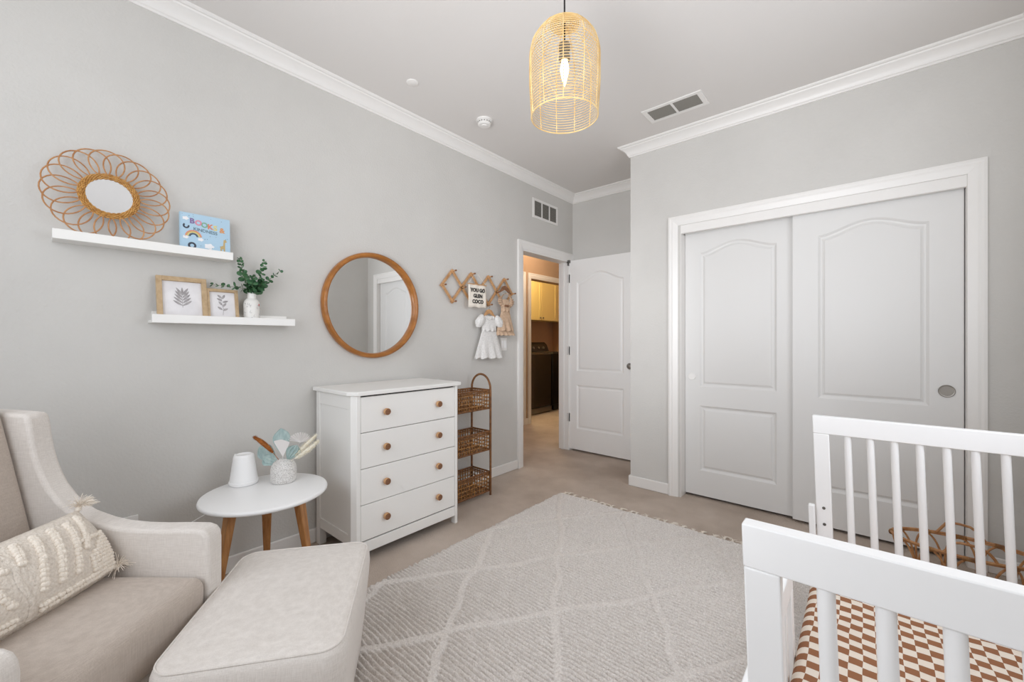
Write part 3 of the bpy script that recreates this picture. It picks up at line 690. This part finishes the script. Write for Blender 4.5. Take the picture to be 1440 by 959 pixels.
for z0,z1 in ((.035,.18),(.355,.495),(.675,.815)):
    bx_,by_=hx-.012,hy-.004; cor=[(-bx_,-by_),(bx_,-by_),(bx_,by_),(-bx_,by_)]
    m=MB()
    for i in range(4): cane(m,cor[i]+(0,),cor[(i+1)%4]+(0,),z0,z1,.02)
    b_=obj('basket',m,M['cane'],t,smooth=False)
    m=MB()
    for z in (z0,z1): m.tube([(x*1.03,y*1.02,z) for x,y in cor]+[(cor[0][0]*1.03,cor[0][1]*1.02,z)],.0075,8)
    m.tube([(x*1.02,y*1.01,z1-.016) for x,y in cor]+[(cor[0][0]*1.02,cor[0][1]*1.01,z1-.016)],.0055,8)
    obj('basket_rim',m,M['cart'],b_)
    m=MB()
    for i in range(9): m.tube([(-bx_+i*bx_/4,-by_,z0),(-bx_+i*bx_/4,by_,z0)],.003,4)
    for i in range(15): m.tube([(-bx_,-by_+i*by_/7,z0+.003),(bx_,-by_+i*by_/7,z0+.003)],.003,4)
    obj('basket_base',m,M['cane'],b_)

# ------------------------------------------------------------------ side table and what stands on it
TX,TY=-2.14,.714
t=thing('round_side_table','round white side table with three splayed oak legs','side table',(TX,TY,0))
R2=.262
obj('tabletop',MB().lathe([(0,.478),(R2-.012,.478),(R2-.002,.483),(R2,.490),(R2-.003,.498),(R2-.008,.5),(0,.5)],96),M['whitesatin'],t,ang=50)
for a in (0,120,240):
    a=math.radians(a)+YAW; c_,s_=math.cos(a),math.sin(a)
    top=Vector((.15*c_,.15*s_,.478)); bot=Vector((.225*c_,.225*s_,0)); tn=Vector((-s_,c_,0)); rv=Vector((c_,s_,0))
    vs=[]
    for p,wt,wr in ((bot,.011,.009),(top,.026,.017)):
        for q1,q2 in((-1,-1),(1,-1),(1,1),(-1,1)): vs.append(p+tn*wt*q1+rv*wr*q2)
    obj('leg',MB().add(vs,[(0,1,2,3),(4,7,6,5),(0,4,5,1),(1,5,6,2),(2,6,7,3),(3,7,4,0)]),M['oak'],t,bevel=.004)
obj('leg_bracket',MB().lathe([(0,.462),(.07,.462),(.09,.478),(0,.478)],6),M['oak'],t)
mx_,my_,_=rd(-1.312,2.028)
t=thing('sound_machine','white tapered sound machine on the round side table','sound machine',(mx_,my_,.5))
obj('body',MB().lathe([(.054,.0),(.060,.004),(.061,.012),(.058,.03),(.050,.09),(.044,.135),(.041,.143),(.034,.146),(.032,.143),(0,.143)],48),M['whitesatin'],t,ang=60)
obj('base_ring',MB().lathe([(.0605,.012),(.0622,.014),(.0622,.018),(.0595,.020)],48),M['whitesatin'],t)
for s in(-1,1): obj('knob',MB().lathe([(0,0),(.006,0),(.006,.004),(0,.005)],14).xf(lambda p:Vector((p.x,p.y,p.z))),M['whitesatin'],t,tuple(Vector(rd(s*.034,-.01,.143))))
ux,uy,_=rd(-1.135,2.06)
t=thing('speckled_bud_vase','grey and white beaded vase on the round side table','vase',(ux,uy,.5))
obj('body',MB().lathe([(.050,0),(.056,.006),(.058,.02),(.058,.062),(.055,.080),(.046,.097),(.032,.109),(.02,.113),(.017,.116),(.014,.113),(.012,.09),(0,.088)],48),M['speck'],t,ang=60)
vt=Vector((ux,uy,.606)); RV=Vector((CS,SN,0)); DV=Vector((-SN,CS,0)); UP=Vector((0,0,1))
def pl(r,z,d=0): return vt+RV*r+UP*z+DV*d
def spear(name,label,tip,w,ma,d,cat='dried leaf',grp='dried teal palm leaves in the beaded vase',twist=.3,pleat=.0055,shape=0):
    base=pl(0,-.03,0); tp=pl(tip[0],tip[1],d); ax=tp-base; n=16; vs=[]; k=9
    side=(ax.normalized().cross(DV*-1)).normalized()*math.cos(twist)+DV*math.sin(twist)
    nr=ax.normalized().cross(side)
    for i in range(n+1):
        s=i/n
        if shape==0: wd=w*max(.03,(max(0,(s-.3)/.7)**.7)*(1-max(0,(s-.62)/.38)**2.2))
        else: wd=w*max(.03,max(0,(s-.35)/.65)**1.0*(1 if s<.93 else (1-s)/.07*.9+.1))
        for j in range(k):
            q=(j/(k-1)-.5)*2; vs.append(base+ax*s+side*wd*q+nr*(pleat*(1 if j%2 else -1)*min(1,wd/w)))
    o=obj(name,MB().add(vs,[(i*k+j,(i+1)*k+j,(i+1)*k+j+1,i*k+j+1) for i in range(n) for j in range(k-1)]),ma,None,origin=tuple(base),ang=80)
    return tag(o,label,cat,grp)
spear('dried_palm_leaf','teal dried palm leaf standing tallest behind the rust grass',(-.030,.152),.060,M['teal'],.03)
spear('dried_palm_leaf','teal dried palm leaf fanning out to the far left of the vase',(-.135,.060),.058,M['teal'],.02,twist=.5)
spear('dried_palm_leaf','teal dried palm leaf lowest on the left over the vase rim',(-.090,.022),.050,M['teal'],-.02,twist=.4)
spear('dried_palm_leaf','teal dried palm leaf leaning right behind the white leaf',(.072,.078),.050,M['teal'],-.01,twist=.5)
spear('bleached_leaf','white cut leaf at the front centre of the beaded vase',(.012,.112),.044,M['palew'],-.04,grp=None,twist=.1,pleat=.001,shape=1)
# plumes
def plume(name,label,a,b,r,ma,seed,n=260,ln=.018,grp=None,bend=.01,stiff=.6):
    rr=random.Random(seed); a,b=Vector(a),Vector(b); ax=(b-a); m=MB(); mid=(a+b)/2+UP*bend
    def at(s): return a*(1-s)**2+mid*2*s*(1-s)+b*s*s
    m.tube([at(i/8) for i in range(9)],.0012,5)
    for i in range(n):
        s=.35+.65*rr.random(); p=at(s); tg=(at(min(1,s+.05))-at(s-.05)).normalized()
        dv=(tg*stiff+Vector((rr.gauss(0,1),rr.gauss(0,1),rr.gauss(0,1))).normalized()*.75).normalized(); L=ln*rr.uniform(.6,1.1)*(1-.35*abs(s-.65)/.35)
        q=p+dv*L; w_=tg.cross(dv); w_=w_.normalized()*.0013 if w_.length>1e-6 else UP*.0009
        m.add([p-w_,p+w_,q+w_*.5,q-w_*.5],[(0,1,2,3)])
    m.tube([at(.35+.65*i/10) for i in range(11)],[r*math.sin(PI*(.08+.84*i/10))**.6 for i in range(11)],8)
    return tag(obj(name,m,ma,None,origin=tuple(a)),label,'dried grass',grp)
plume('dried_grass_plume','rust brown dried grass plume leaning left in the beaded vase',pl(0,-.02,-.01),pl(-.118,.122,-.04),.0115,M['rust'],1,2200,.018,bend=.03,stiff=.7)
plume('dried_grass_plume','cream dried grass plume pointing right, the upper one',pl(0,-.02,.0),pl(.150,.118,.02),.0085,M['cream'],2,1100,.02,'cream grass plumes on the right of the beaded vase',bend=-.01)
plume('dried_grass_plume','cream dried grass plume pointing right, the lower longer one',pl(0,-.02,.0),pl(.178,.098,-.01),.0085,M['cream'],3,1100,.02,'cream grass plumes on the right of the beaded vase',bend=-.02)
# fan seed head
m=MB(); fc=pl(.068,.082,.03); sb=pl(0,-.02,.01)
m.tube([sb,fc],.001,5)
for i in range(46):
    a=math.radians(10+160*i/45); L=.058; e=fc+RV*(L*math.cos(a))+UP*(L*.85*math.sin(a))+DV*(.01*math.sin(i*2.3)); m.tube([fc,e],.0013,4)
tag(obj('dried_fan_flower',m,M['palew'],None,origin=tuple(sb)),'spiky white dried fan flower at the back right of the beaded vase','dried flower')
tag(obj('power_cable',MB().tube([rd(-1.33,2.094,.512),rd(-1.36,2.13,.508),rd(-1.42,2.19,.40),(-2.46,.42,.30),(-2.48,.30,.33),(-2.500,.275,.378)],.0022,6),M['whitesatin'],None),'thin white power cable running from the side table to the wall','cable')

# ------------------------------------------------------------------ armchair
chx,chy,_=rd(-1.35,1.03)
ch=thing('wingback_armchair','oatmeal linen wingback nursery armchair at the left beside the side table','armchair',(chx,chy,0),YAW)
side=[(-.42,.10),(-.42,.60),(-.425,.90),(-.43,.982),(-.38,.985),(-.30,.983),(-.20,.977),(-.150,.973),(-.137,.967),(-.131,.94),(-.125,.898),(-.117,.855),(-.104,.811),(-.090,.778),(-.074,.747),(-.040,.704),(-.012,.680),(.019,.660),(.081,.638),(.13,.627),(.19,.621),(.25,.619),(.33,.620),(.385,.619),(.405,.612),(.416,.597),(.420,.575),(.418,.10)]
side=[(x,z) for x,z in side]
for nm,y0,y1 in (('wing_arm',.24,.305),('wing_arm',-.305,-.24)):
    obj(nm,MB().prism(side,y0,y1,'y'),M['linen'],ch,bevel=.011,seg=4,ang=50)
def backfn(p):
    return p
# seat back: leaning cushion
bk=softbox(.075,.2395,.34,.03,8)
def lb(p):
    s=(p.z+.34)/.68; x=p.x+(-.118-.17*s)+ (.022*math.sin(PI*s)*(1-(p.y/.25)**2) if p.x>0 else 0); return Vector((x,p.y,.36+.665*s))
obj('backrest',bk.xf(lb),M['linen_shaded'],ch,weld=True,ang=60)
sc_=softbox(.255,.2385,.078,.035,9)
def ls(p):
    z=.41+p.z
    if p.z>0: z+=.018*(1-(p.y/.24)**2)*(1-(p.x/.27)**4)
    x=p.x+.168
    return Vector((x,p.y,z))
obj('seat_cushion',sc_.xf(ls),M['linen_shaded'],ch,weld=True,ang=60)
obj('chair_base',MB().box(-.36,.405,-.242,.242,.10,.335),M['linen'],ch,bevel=.012,seg=3)
obj('swivel_base',MB().lathe([(.22,0),(.24,.006),(.24,.022),(.20,.03),(.05,.035),(.05,.1)],40),M['black'],ch)
# cushion
def pillow():
    t=thing('lumbar_pillow','cream tufted lumbar pillow with tassels on the armchair seat','pillow',tuple(rd(-1.250,1.000,.492)),YAW)
    # local: y along depth, z up, x toward the front of the seat
    Lh,Hh=.262,.118; tilt=math.radians(33)
    def S(u,v,side):   # u,v in -1..1
        cx=1-.06*(v*v); cz=1-.10*(u*u)
        th=.062*max(0,1-abs(u)**2.6)**.6*max(0,1-abs(v)**2.6)**.6
        y=u*Lh*cx; h=v*Hh*cz; x=side*th
        sag=-.02*(1-u*u)
        return Vector((x*math.cos(tilt)-h*math.sin(tilt), y, Hh*.93+h*math.cos(tilt)+x*math.sin(tilt)+(sag if v>0 else 0)*v))
    m=MB(); n1,n2=36,22
    for sd in(1,-1):
        vs=[S(-1+2*i/n1,-1+2*j/n2,sd) for i in range(n1+1) for j in range(n2+1)]
        fs=[(i*(n2+1)+j,(i+1)*(n2+1)+j,(i+1)*(n2+1)+j+1,i*(n2+1)+j+1) for i in range(n1) for j in range(n2)]
        m.add(vs,fs)
    body=obj('cover',m,M['pillow'],t,weld=True,ang=80)
    pm=MB(); rr=random.Random(2)
    def dot(u,v,r=.0072):
        if abs(u)>.97 or abs(v)>.95: return
        p=S(u,v,1); pm.sph((p.x+.002,p.y+rr.uniform(-.001,.001),p.z+rr.uniform(-.001,.001)),r*rr.uniform(.85,1.15),7,5)
    # diagonal tufted ribs, mirrored about a plain band
    for sg in(-1,1):
        for k in range(5):
            u0=sg*(.16+.17*k)
            for j in range(15):
                s=j/14; v=.72-1.25*s if k<4 else .8-.9*s; u=u0-sg*.20*s+ (0)
                if sg*u>.07: 
                    dot(u,v); dot(u+.022,v-.02)
        for i in range(11):
            for j in range(13):
                u=sg*(.66+.028*i); v=-.88+.085*j
                if v< .15-.0*(i) and (v+.88)*.55+ .62 < abs(u)+.25: dot(u,v,.0066)
        for j in range(16):
            dot(sg*(.10+.035*j),-.80,.0062); dot(sg*(.10+.035*j+.017),-.87,.0062)
    for j in range(12): dot(.64+.026*j,.10,.006)
    obj('tuft_bobble',pm,M['pom'],body)
    # plain braided band across the middle
    bm2=MB(); vs=[]
    for i in range(25):
        v=-.93+1.86*i/24
        for q in(-1,-.33,.33,1):
            p=S(.02+q*.032+.02*math.sin(i*.5),v,1); vs.append(p+Vector((.0035 if abs(q)<1 else .0005,0,0)))
    bm2.add(vs,[(4*i+j,4*i+4+j,4*i+5+j,4*i+1+j) for i in range(24) for j in range(3)]); obj('plain_band',bm2,M['pillow'],body)
    for (u,v) in ((1,1),(1,-1),(-1,1),(-1,-1)):
        tm=MB(); p=S(u*.985,v*.98,1); r2=random.Random(u*3+v)
        base=Vector((0,u*.6,v*.45 if v>0 else .12)).normalized()
        tm.sph(p+base*.006,.008,8,6)
        for i in range(150):
            dv=(base+Vector((r2.gauss(0,.5),r2.gauss(0,.7),r2.gauss(0,.28)))).normalized(); q=p+base*.008; e=q+dv*r2.uniform(.025,.05)
            mid=(q+e)/2+Vector((0,0,.005)); e.z-=.007
            tm.tube([q,mid,e],.0008,4,cap=False)
        obj('tassel',tm,M['pom'],t)
pillow()

# ------------------------------------------------------------------ ottoman
ox,oy,_=rd(-.704,1.285)
oa=YAW+math.radians(12.5)
t=thing('upholstered_ottoman','oatmeal linen ottoman standing on the rug in front of the armchair','ottoman',(ox,oy,0),oa)
def rrect(hx,hy,rc,n=8):
    p=[]
    for cx,cy,a0 in ((hx-rc,hy-rc,0),(-hx+rc,hy-rc,90),(-hx+rc,-hy+rc,180),(hx-rc,-hy+rc,270)):
        for k in range(n+1):
            a=math.radians(a0+90*k/n); p.append((cx+rc*math.cos(a),cy+rc*math.sin(a)))
        # points along the straight run
        nx_=[(-hx+rc,hy),(-hx,-hy+rc),(hx-rc,-hy),(hx,hy-rc)][(0,90,180,270).index(a0)]
        q=p[-1]
        for k in range(1,8): p.append((q[0]+(nx_[0]-q[0])*k/8,q[1]+(nx_[1]-q[1])*k/8))
    return p
OX,OY=.216,.291
def lev(z,ins,rc=.055): return [(x,y,z) for x,y in rrect(OX-ins,OY-ins,max(.012,rc-ins*.5))]
rows=[lev(.045,.032),lev(.055,.024),lev(.16,.012),lev(.24,.004),lev(.32,-.004),lev(.37,-.008),lev(.401,-.006),lev(.415,-.001),lev(.4200,.004)]
for k in range(1,9):
    f=k/8; rows.append([(x*(1-f),y*(1-f),.4200+.011*(1-(1-f)**2.2)) for x,y,z in rows[8]])
m=MB(); nn=len(rows[0]); m.add([p for r_ in rows for p in r_],[(i*nn+j_,i*nn+(j_+1)%nn,(i+1)*nn+(j_+1)%nn,(i+1)*nn+j_) for i in range(len(rows)-1) for j_ in range(nn)]+[tuple(range(nn))])
obj('cushion',m,M['linen'],t,weld=True,ang=70)
obj('piping',MB().tube([(x,y,.4200) for x,y,z in lev(0,.002)],.0028,6,True),M['linen'],t)
obj('swivel_base',MB().lathe([(.16,0),(.17,.004),(.17,.02),(.14,.028),(.14,.034)],40,(0,0,.016)),M['black'],t)

# ------------------------------------------------------------------ rug
rx0,rx1,ry0,ry1=-1.835,.30,.22,2.70
def rug():
    nx,ny=400,1340
    X=np.linspace(rx0,rx1,nx); Yv=np.linspace(ry0,ry1,ny); XX,YY=np.meshgrid(X,Yv,indexing='ij')
    rs=np.random.RandomState(4)
    def sm(a,b,amp):
        g=rs.rand(a,b); xi=np.linspace(0,a-1.001,nx); yi=np.linspace(0,b-1.001,ny)
        x0=xi.astype(int); y0=yi.astype(int); fx=(xi-x0)[:,None]; fy=(yi-y0)[None,:]; fx=fx*fx*(3-2*fx); fy=fy*fy*(3-2*fy)
        return amp*((g[x0][:,y0]*(1-fx)+g[x0+1][:,y0]*fx)*(1-fy)+(g[x0][:,y0+1]*(1-fx)+g[x0+1][:,y0+1]*fx)*fy-.5)
    yd=YY+sm(10,14,.020)+sm(60,60,.004)
    per=.0195; dd=np.abs(yd/per-np.round(yd/per))*per
    rid=1-np.exp(-(dd/.0043)**2)*np.clip(.35+1.5*(sm(70,260,1)+.5),0,1)
    # raised diamond lattice
    W=.019; wob=sm(12,16,.045)+sm(30,40,.02)
    u=(XX+wob+YY/1.5+.04)/.525; v=(XX+wob-YY/1.5+2.03)/.53
    def ln(q):
        f=np.abs(q-np.round(q)); return f*.437
    dist=np.minimum(ln(u),ln(v)); band=np.clip(1-(dist/W)**2,0,1)
    edge=np.exp(-((dist-W*1.15)/.008)**2)
    bd=np.clip(band*2.2,0,1)
    z=.005+.0170*rid*(1-bd)+.0125*bd-.005*edge*(1-bd)+sm(260,700,.0030)*(1-.7*bd)+sm(120,200,.0015)
    be=np.minimum(np.minimum(XX-rx0,rx1-XX),np.minimum(YY-ry0,ry1-YY)); z=z*np.clip(be/.012,0,1)**.5
    z=np.maximum(z,0.0015)
    # ragged side edge
    jag=.010*np.sin(YY*260+3*np.sin(YY*31)); XX=XX+np.where((XX-rx0)<.03,jag*(1-(XX-rx0)/.03),0)
    co=np.stack([XX-rx0,YY-ry0,z],-1).reshape(-1,3)
    i=np.arange(nx-1)[:,None]; j=np.arange(ny-1)[None,:]; q=(i*ny+j)
    F=np.stack([q,q+ny,q+ny+1,q+1],-1).reshape(-1,4)
    me=D.meshes.new('rug'); me.vertices.add(len(co)); me.vertices.foreach_set('co',co.astype(np.float32).ravel())
    me.loops.add(F.size); me.loops.foreach_set('vertex_index',F.astype(np.int32).ravel())
    me.polygons.add(len(F)); me.polygons.foreach_set('loop_start',(np.arange(len(F))*4).astype(np.int32)); 
    me.update(calc_edges=True); me.validate(); me.polygons.foreach_set('use_smooth',[True]*len(F)); me.materials.append(M['rug'])
    return me
t=thing('area_rug','cream ribbed wool rug with diamond pattern and knotted fringe','rug',(rx0,ry0,0))
o=D.objects.new('pile',rug()); COL.objects.link(o); o.parent=t
m=MB(); rr=random.Random(11); Lr=rx1-rx0
x=.01
while x<Lr-.02:
    L_=rr.uniform(.03,.055); an=rr.uniform(-.6,.6); kx,ky=x+.014+rr.uniform(-.006,.006),ry1-ry0+rr.uniform(.010,.026)
    m.tube([(x,ry1-ry0-.012,.010),(x+.006,ry1-ry0+.006,.010),(kx,ky,.009)],.0032,6)
    m.tube([(x+.030,ry1-ry0-.012,.010),(x+.022,ry1-ry0+.006,.010),(kx,ky,.009)],.0032,6)
    m.sph((kx,ky+.002,.009),.0062,8,6)
    for q in range(4):
        a_=PI/2+an+(q-1.5)*.42+rr.uniform(-.15,.15)
        m.tube([(kx,ky,.008),(kx+L_*.5*math.cos(a_),ky+L_*.5*math.sin(a_),.012),(kx+L_*math.cos(a_+rr.uniform(-.5,.5)),ky+L_*math.sin(a_),.004)],.0024,5)
    x+=rr.uniform(.038,.078)
obj('fringe',m,M['pom'],t)

# ------------------------------------------------------------------ crib
CRX,CRY=-.165,.84
cr=thing('white_crib','white slatted wooden crib standing on the rug at the right','crib',(CRX,CRY,0),math.radians(.8))
SH=.032     # the panels lean a little
def shx(m): return m.xf(lambda p:Vector((p.x-SH*(p.z-.5),p.y,p.z)))
CW=.755; CL=1.448
def endpanel(y0):
    y1=y0+.032
    for x0 in(0,CW-.056): obj('post',shx(MB().box(x0,x0+.056,y0,y1,0.020,.793)),M['whitesatin'],cr,bevel=.003)
    obj('end_rail',shx(MB().box(-.001,CW+.001,y0-.0005,y1+.0005,.793,.87)),M['whitesatin'],cr,bevel=.003)
    obj('end_rail',shx(MB().box(.056,CW-.056,y0+.004,y1-.004,.13,.20)),M['whitesatin'],cr,bevel=.003)
    for k in range(8):
        xc=.118+.0735*k; obj('slat',shx(MB().tube([(xc,y0+.016,.2),(xc,y0+.016,.795)],.0128,16)),M['whitesatin'],cr)
endpanel(0); endpanel(CL-.032)
# bolts
bl=MB()
for z in(.40,.47): bl.tube([(.028-SH*(z-.5),CL-.034,z),(.028-SH*(z-.5),CL-.030,z)],.0062,12)
for z in(.40,.47): bl.tube([(.028-SH*(z-.5),-.002,z-.2),(.028-SH*(z-.5),.002,z-.2)],.0062,12)
obj('bolt',bl,M['grey'],cr)
# low front guard rail
def siderail(x0,zt,zl,n):
    obj('side_rail',shx(MB().box(x0,x0+.022,.034,CL-.034,zt-.068,zt)),M['whitesatin'],cr,bevel=.003)
    obj('side_rail',shx(MB().box(x0,x0+.022,.034,CL-.034,zl,zl+.06)),M['whitesatin'],cr,bevel=.003)
    for k in range(n):
        yc=.10+(CL-.2)*k/(n-1); obj('slat',shx(MB().box(x0+.004,x0+.018,yc-.011,yc+.011,zl+.06,zt-.068)),M['whitesatin'],cr,bevel=.002)
siderail(CW+.002,.80,.12,17)
obj('guard_rail',shx(MB().box(-.022,0,.034,.62,.475,.545)),M['whitesatin'],cr,bevel=.003)
obj('guard_rail_end',shx(MB().box(-.022,0,.58,.62,.18,.475)),M['whitesatin'],cr,bevel=.003)
for k in range(7): obj('slat',shx(MB().box(-.018,-.004,.09+.07*k-.011,.09+.07*k+.011,.18,.475)),M['whitesatin'],cr,bevel=.002)
obj('side_rail',shx(MB().box(.002,.024,.034,CL-.034,.10,.165)),M['whitesatin'],cr,bevel=.003)
obj('rail_bracket',shx(MB().box(-.024,-.002,CL-.075,CL-.045,.18,.485)),M['whitesatin'],cr,bevel=.003)
obj('mattress_support',MB().box(.03,CW-.03,.04,CL-.04,.15,.172),M['whitesatin'],cr,bevel=.003)
mt=softbox(.366,.672,.07,.035,14)
def fm(p):
    z=p.z+.243+( .006*math.sin(p.x*14+p.y*9)*math.cos(p.y*11) if p.z>0 else 0)+(.006*(1-(p.x/.35)**2) if p.z>0 else 0)
    return Vector((p.x,p.y,z))
c=Vector((CW/2-.004,CL/2,0)); a_=math.radians(.8); cc=Vector((CRX+c.x*math.cos(a_)-c.y*math.sin(a_),CRY+c.x*math.sin(a_)+c.y*math.cos(a_),0))
mo=obj('crib_mattress',mt.xf(fm),M['check'],None,(cc.x,cc.y,0),weld=True,ang=60); mo.rotation_euler=(0,0,a_)
tag(mo,'crib mattress in a brown and cream checked sheet','mattress')

# ------------------------------------------------------------------ rattan basket by the closet
t=thing('rattan_doll_basket','low oval rattan basket with looped sides and handle on the carpet by the closet','basket',(.345,2.97,0))
A,B_,zr=.265,.145,.195
def ov(a,z,k=1): return (A*k*math.cos(a),B_*k*math.sin(a),z)
m=MB().tube([ov(2*PI*i/48,zr) for i in range(48)],.0065,8,True)
m.tube([ov(2*PI*i/48,zr-.008,.98) for i in range(48)],.004,6,True); obj('rim',m,M['rattan'],t)
obj('base_ring',MB().tube([ov(2*PI*i/48,.010,.86) for i in range(48)],.007,8,True),M['rattan'],t)
bs=MB()
for i in range(-5,6):
    x_=i*.04; h_=.86*B_*math.sqrt(max(0,1-(x_/(A*.86))**2)); bs.tube([(x_,-h_,.012),(x_,h_,.012)],.003,5)
obj('base_slats',bs,M['rattan'],t)
for i in range(12):
    a0=2*PI*i/12; pts=[]
    for j in range(15):
        q=j/14; aa=a0+(q-.5)*.50; hh=math.sin(PI*q)**.38; pts.append(ov(aa,.012+(zr-.02)*hh,.87+.11*hh))
    obj('side_loop',MB().tube(pts,.0048,6),M['rattan'],t)
for i in range(12):
    wr=MB(); a0=2*PI*i/12; n_=9
    for j in range(n_):
        aa=a0+(j-n_/2)*.018; p=ov(aa,zr-.004); 
        wr.tube([Vector(p)+Vector((0,0,.0105*math.sin(b))) +Vector((math.cos(a0),math.sin(a0),0))*.0095*math.cos(b) for b in [2*PI*k/8 for k in range(8)]],.0018,4,True)
    obj('binding',wr,M['cane'],t)
for sg in(1,-1):
    hp=[(-.085,sg*B_*.94,zr),(-.066,sg*B_*.96,zr+.03),(-.05,sg*B_*.97,zr+.055),(-.03,sg*B_*.98,zr+.062),(.0,sg*B_,zr+.062),(.035,sg*B_*.98,zr+.058),(.06,sg*B_*.96,zr+.040),(.075,sg*B_*.95,zr+.02),(.085,sg*B_*.94,zr)]
    obj('handle',MB().tube(hp,.0062,8),M['rattan'],t)

# ------------------------------------------------------------------ light
def area(name,loc,rot,sx,sy,e,col=(1,1,1)):
    l=D.lights.new(name,'AREA'); l.shape='RECTANGLE'; l.size=sx; l.size_y=sy; l.energy=e; l.color=col
    o=D.objects.new(name,l); COL.objects.link(o); o.location=loc; o.rotation_euler=rot; return o
DAY=(.925,.955,1)
area('window_daylight',((wx0+wx1)/2,BY-.02,(wz0+wz1)/2),(math.radians(90),0,0),wx1-wx0-.1,wz1-wz0-.1,19,DAY)
area('added_window_fill',(RX+.02,(v0+v1)/2,(vz0+vz1)/2),(math.radians(90),0,math.radians(90)),v1-v0-.1,vz1-vz0-.1,15,DAY)  # fill lamp standing in the added side window
area('bounce_fill',(-.9,-.66,2.0),(math.radians(140),0,0),2.0,.4,7,DAY)
l=D.lights.new('far_fill','SPOT'); l.energy=130; l.color=DAY; l.spot_size=math.radians(36); l.spot_blend=1; l.shadow_soft_size=.35
o=D.objects.new('far_fill',l); COL.objects.link(o); o.location=(-.75,-.6,2.15); o.rotation_euler=(Vector((-2.15,3.9,1.05))-Vector(o.location)).to_track_quat('-Z','Y').to_euler()
l=D.lights.new('ceiling_fill','SPOT'); l.energy=130; l.color=(.97,.975,1); l.spot_size=math.radians(85); l.spot_blend=1; l.shadow_soft_size=.4
o=D.objects.new('ceiling_fill',l); COL.objects.link(o); o.location=(-.5,-.6,1.0); o.rotation_euler=(Vector((-1.2,2.4,2.8))-Vector(o.location)).to_track_quat('-Z','Y').to_euler()
def point(name,loc,e,col,r=.05):
    l=D.lights.new(name,'POINT'); l.energy=e; l.color=col; l.shadow_soft_size=r; o=D.objects.new(name,l); COL.objects.link(o); o.location=loc
point('pendant_bulb_light',(px,py,zb0+H-.035),2.6,(1,.82,.56),.015)
point('laundry_light',(-4.25,5.3,2.55),34,(1,.82,.46),.1)
point('hall_light',(-3.2,4.5,2.65),18,(1,.78,.56),.1)
w=D.worlds.new('sky'); bpy.context.scene.world=w; w.use_nodes=True
bg=w.node_tree.nodes['Background']; bg.inputs[0].default_value=(.8,.88,1,1); bg.inputs[1].default_value=1.0

# ------------------------------------------------------------------ camera
cam=D.cameras.new('camera'); cam.sensor_width=36; cam.lens=583/1440*36; cam.clip_start=.02; cam.shift_y=-.5/1440
co=D.objects.new('camera',cam); COL.objects.link(co); co.location=(0,0,1.2); co.rotation_euler=(math.radians(90),0,YAW)
sc=bpy.context.scene; sc.camera=co
sc.view_settings.view_transform='Standard'; sc.view_settings.look='None'; sc.view_settings.exposure=0.25
sc.cycles.diffuse_bounces=8; sc.cycles.max_bounces=12
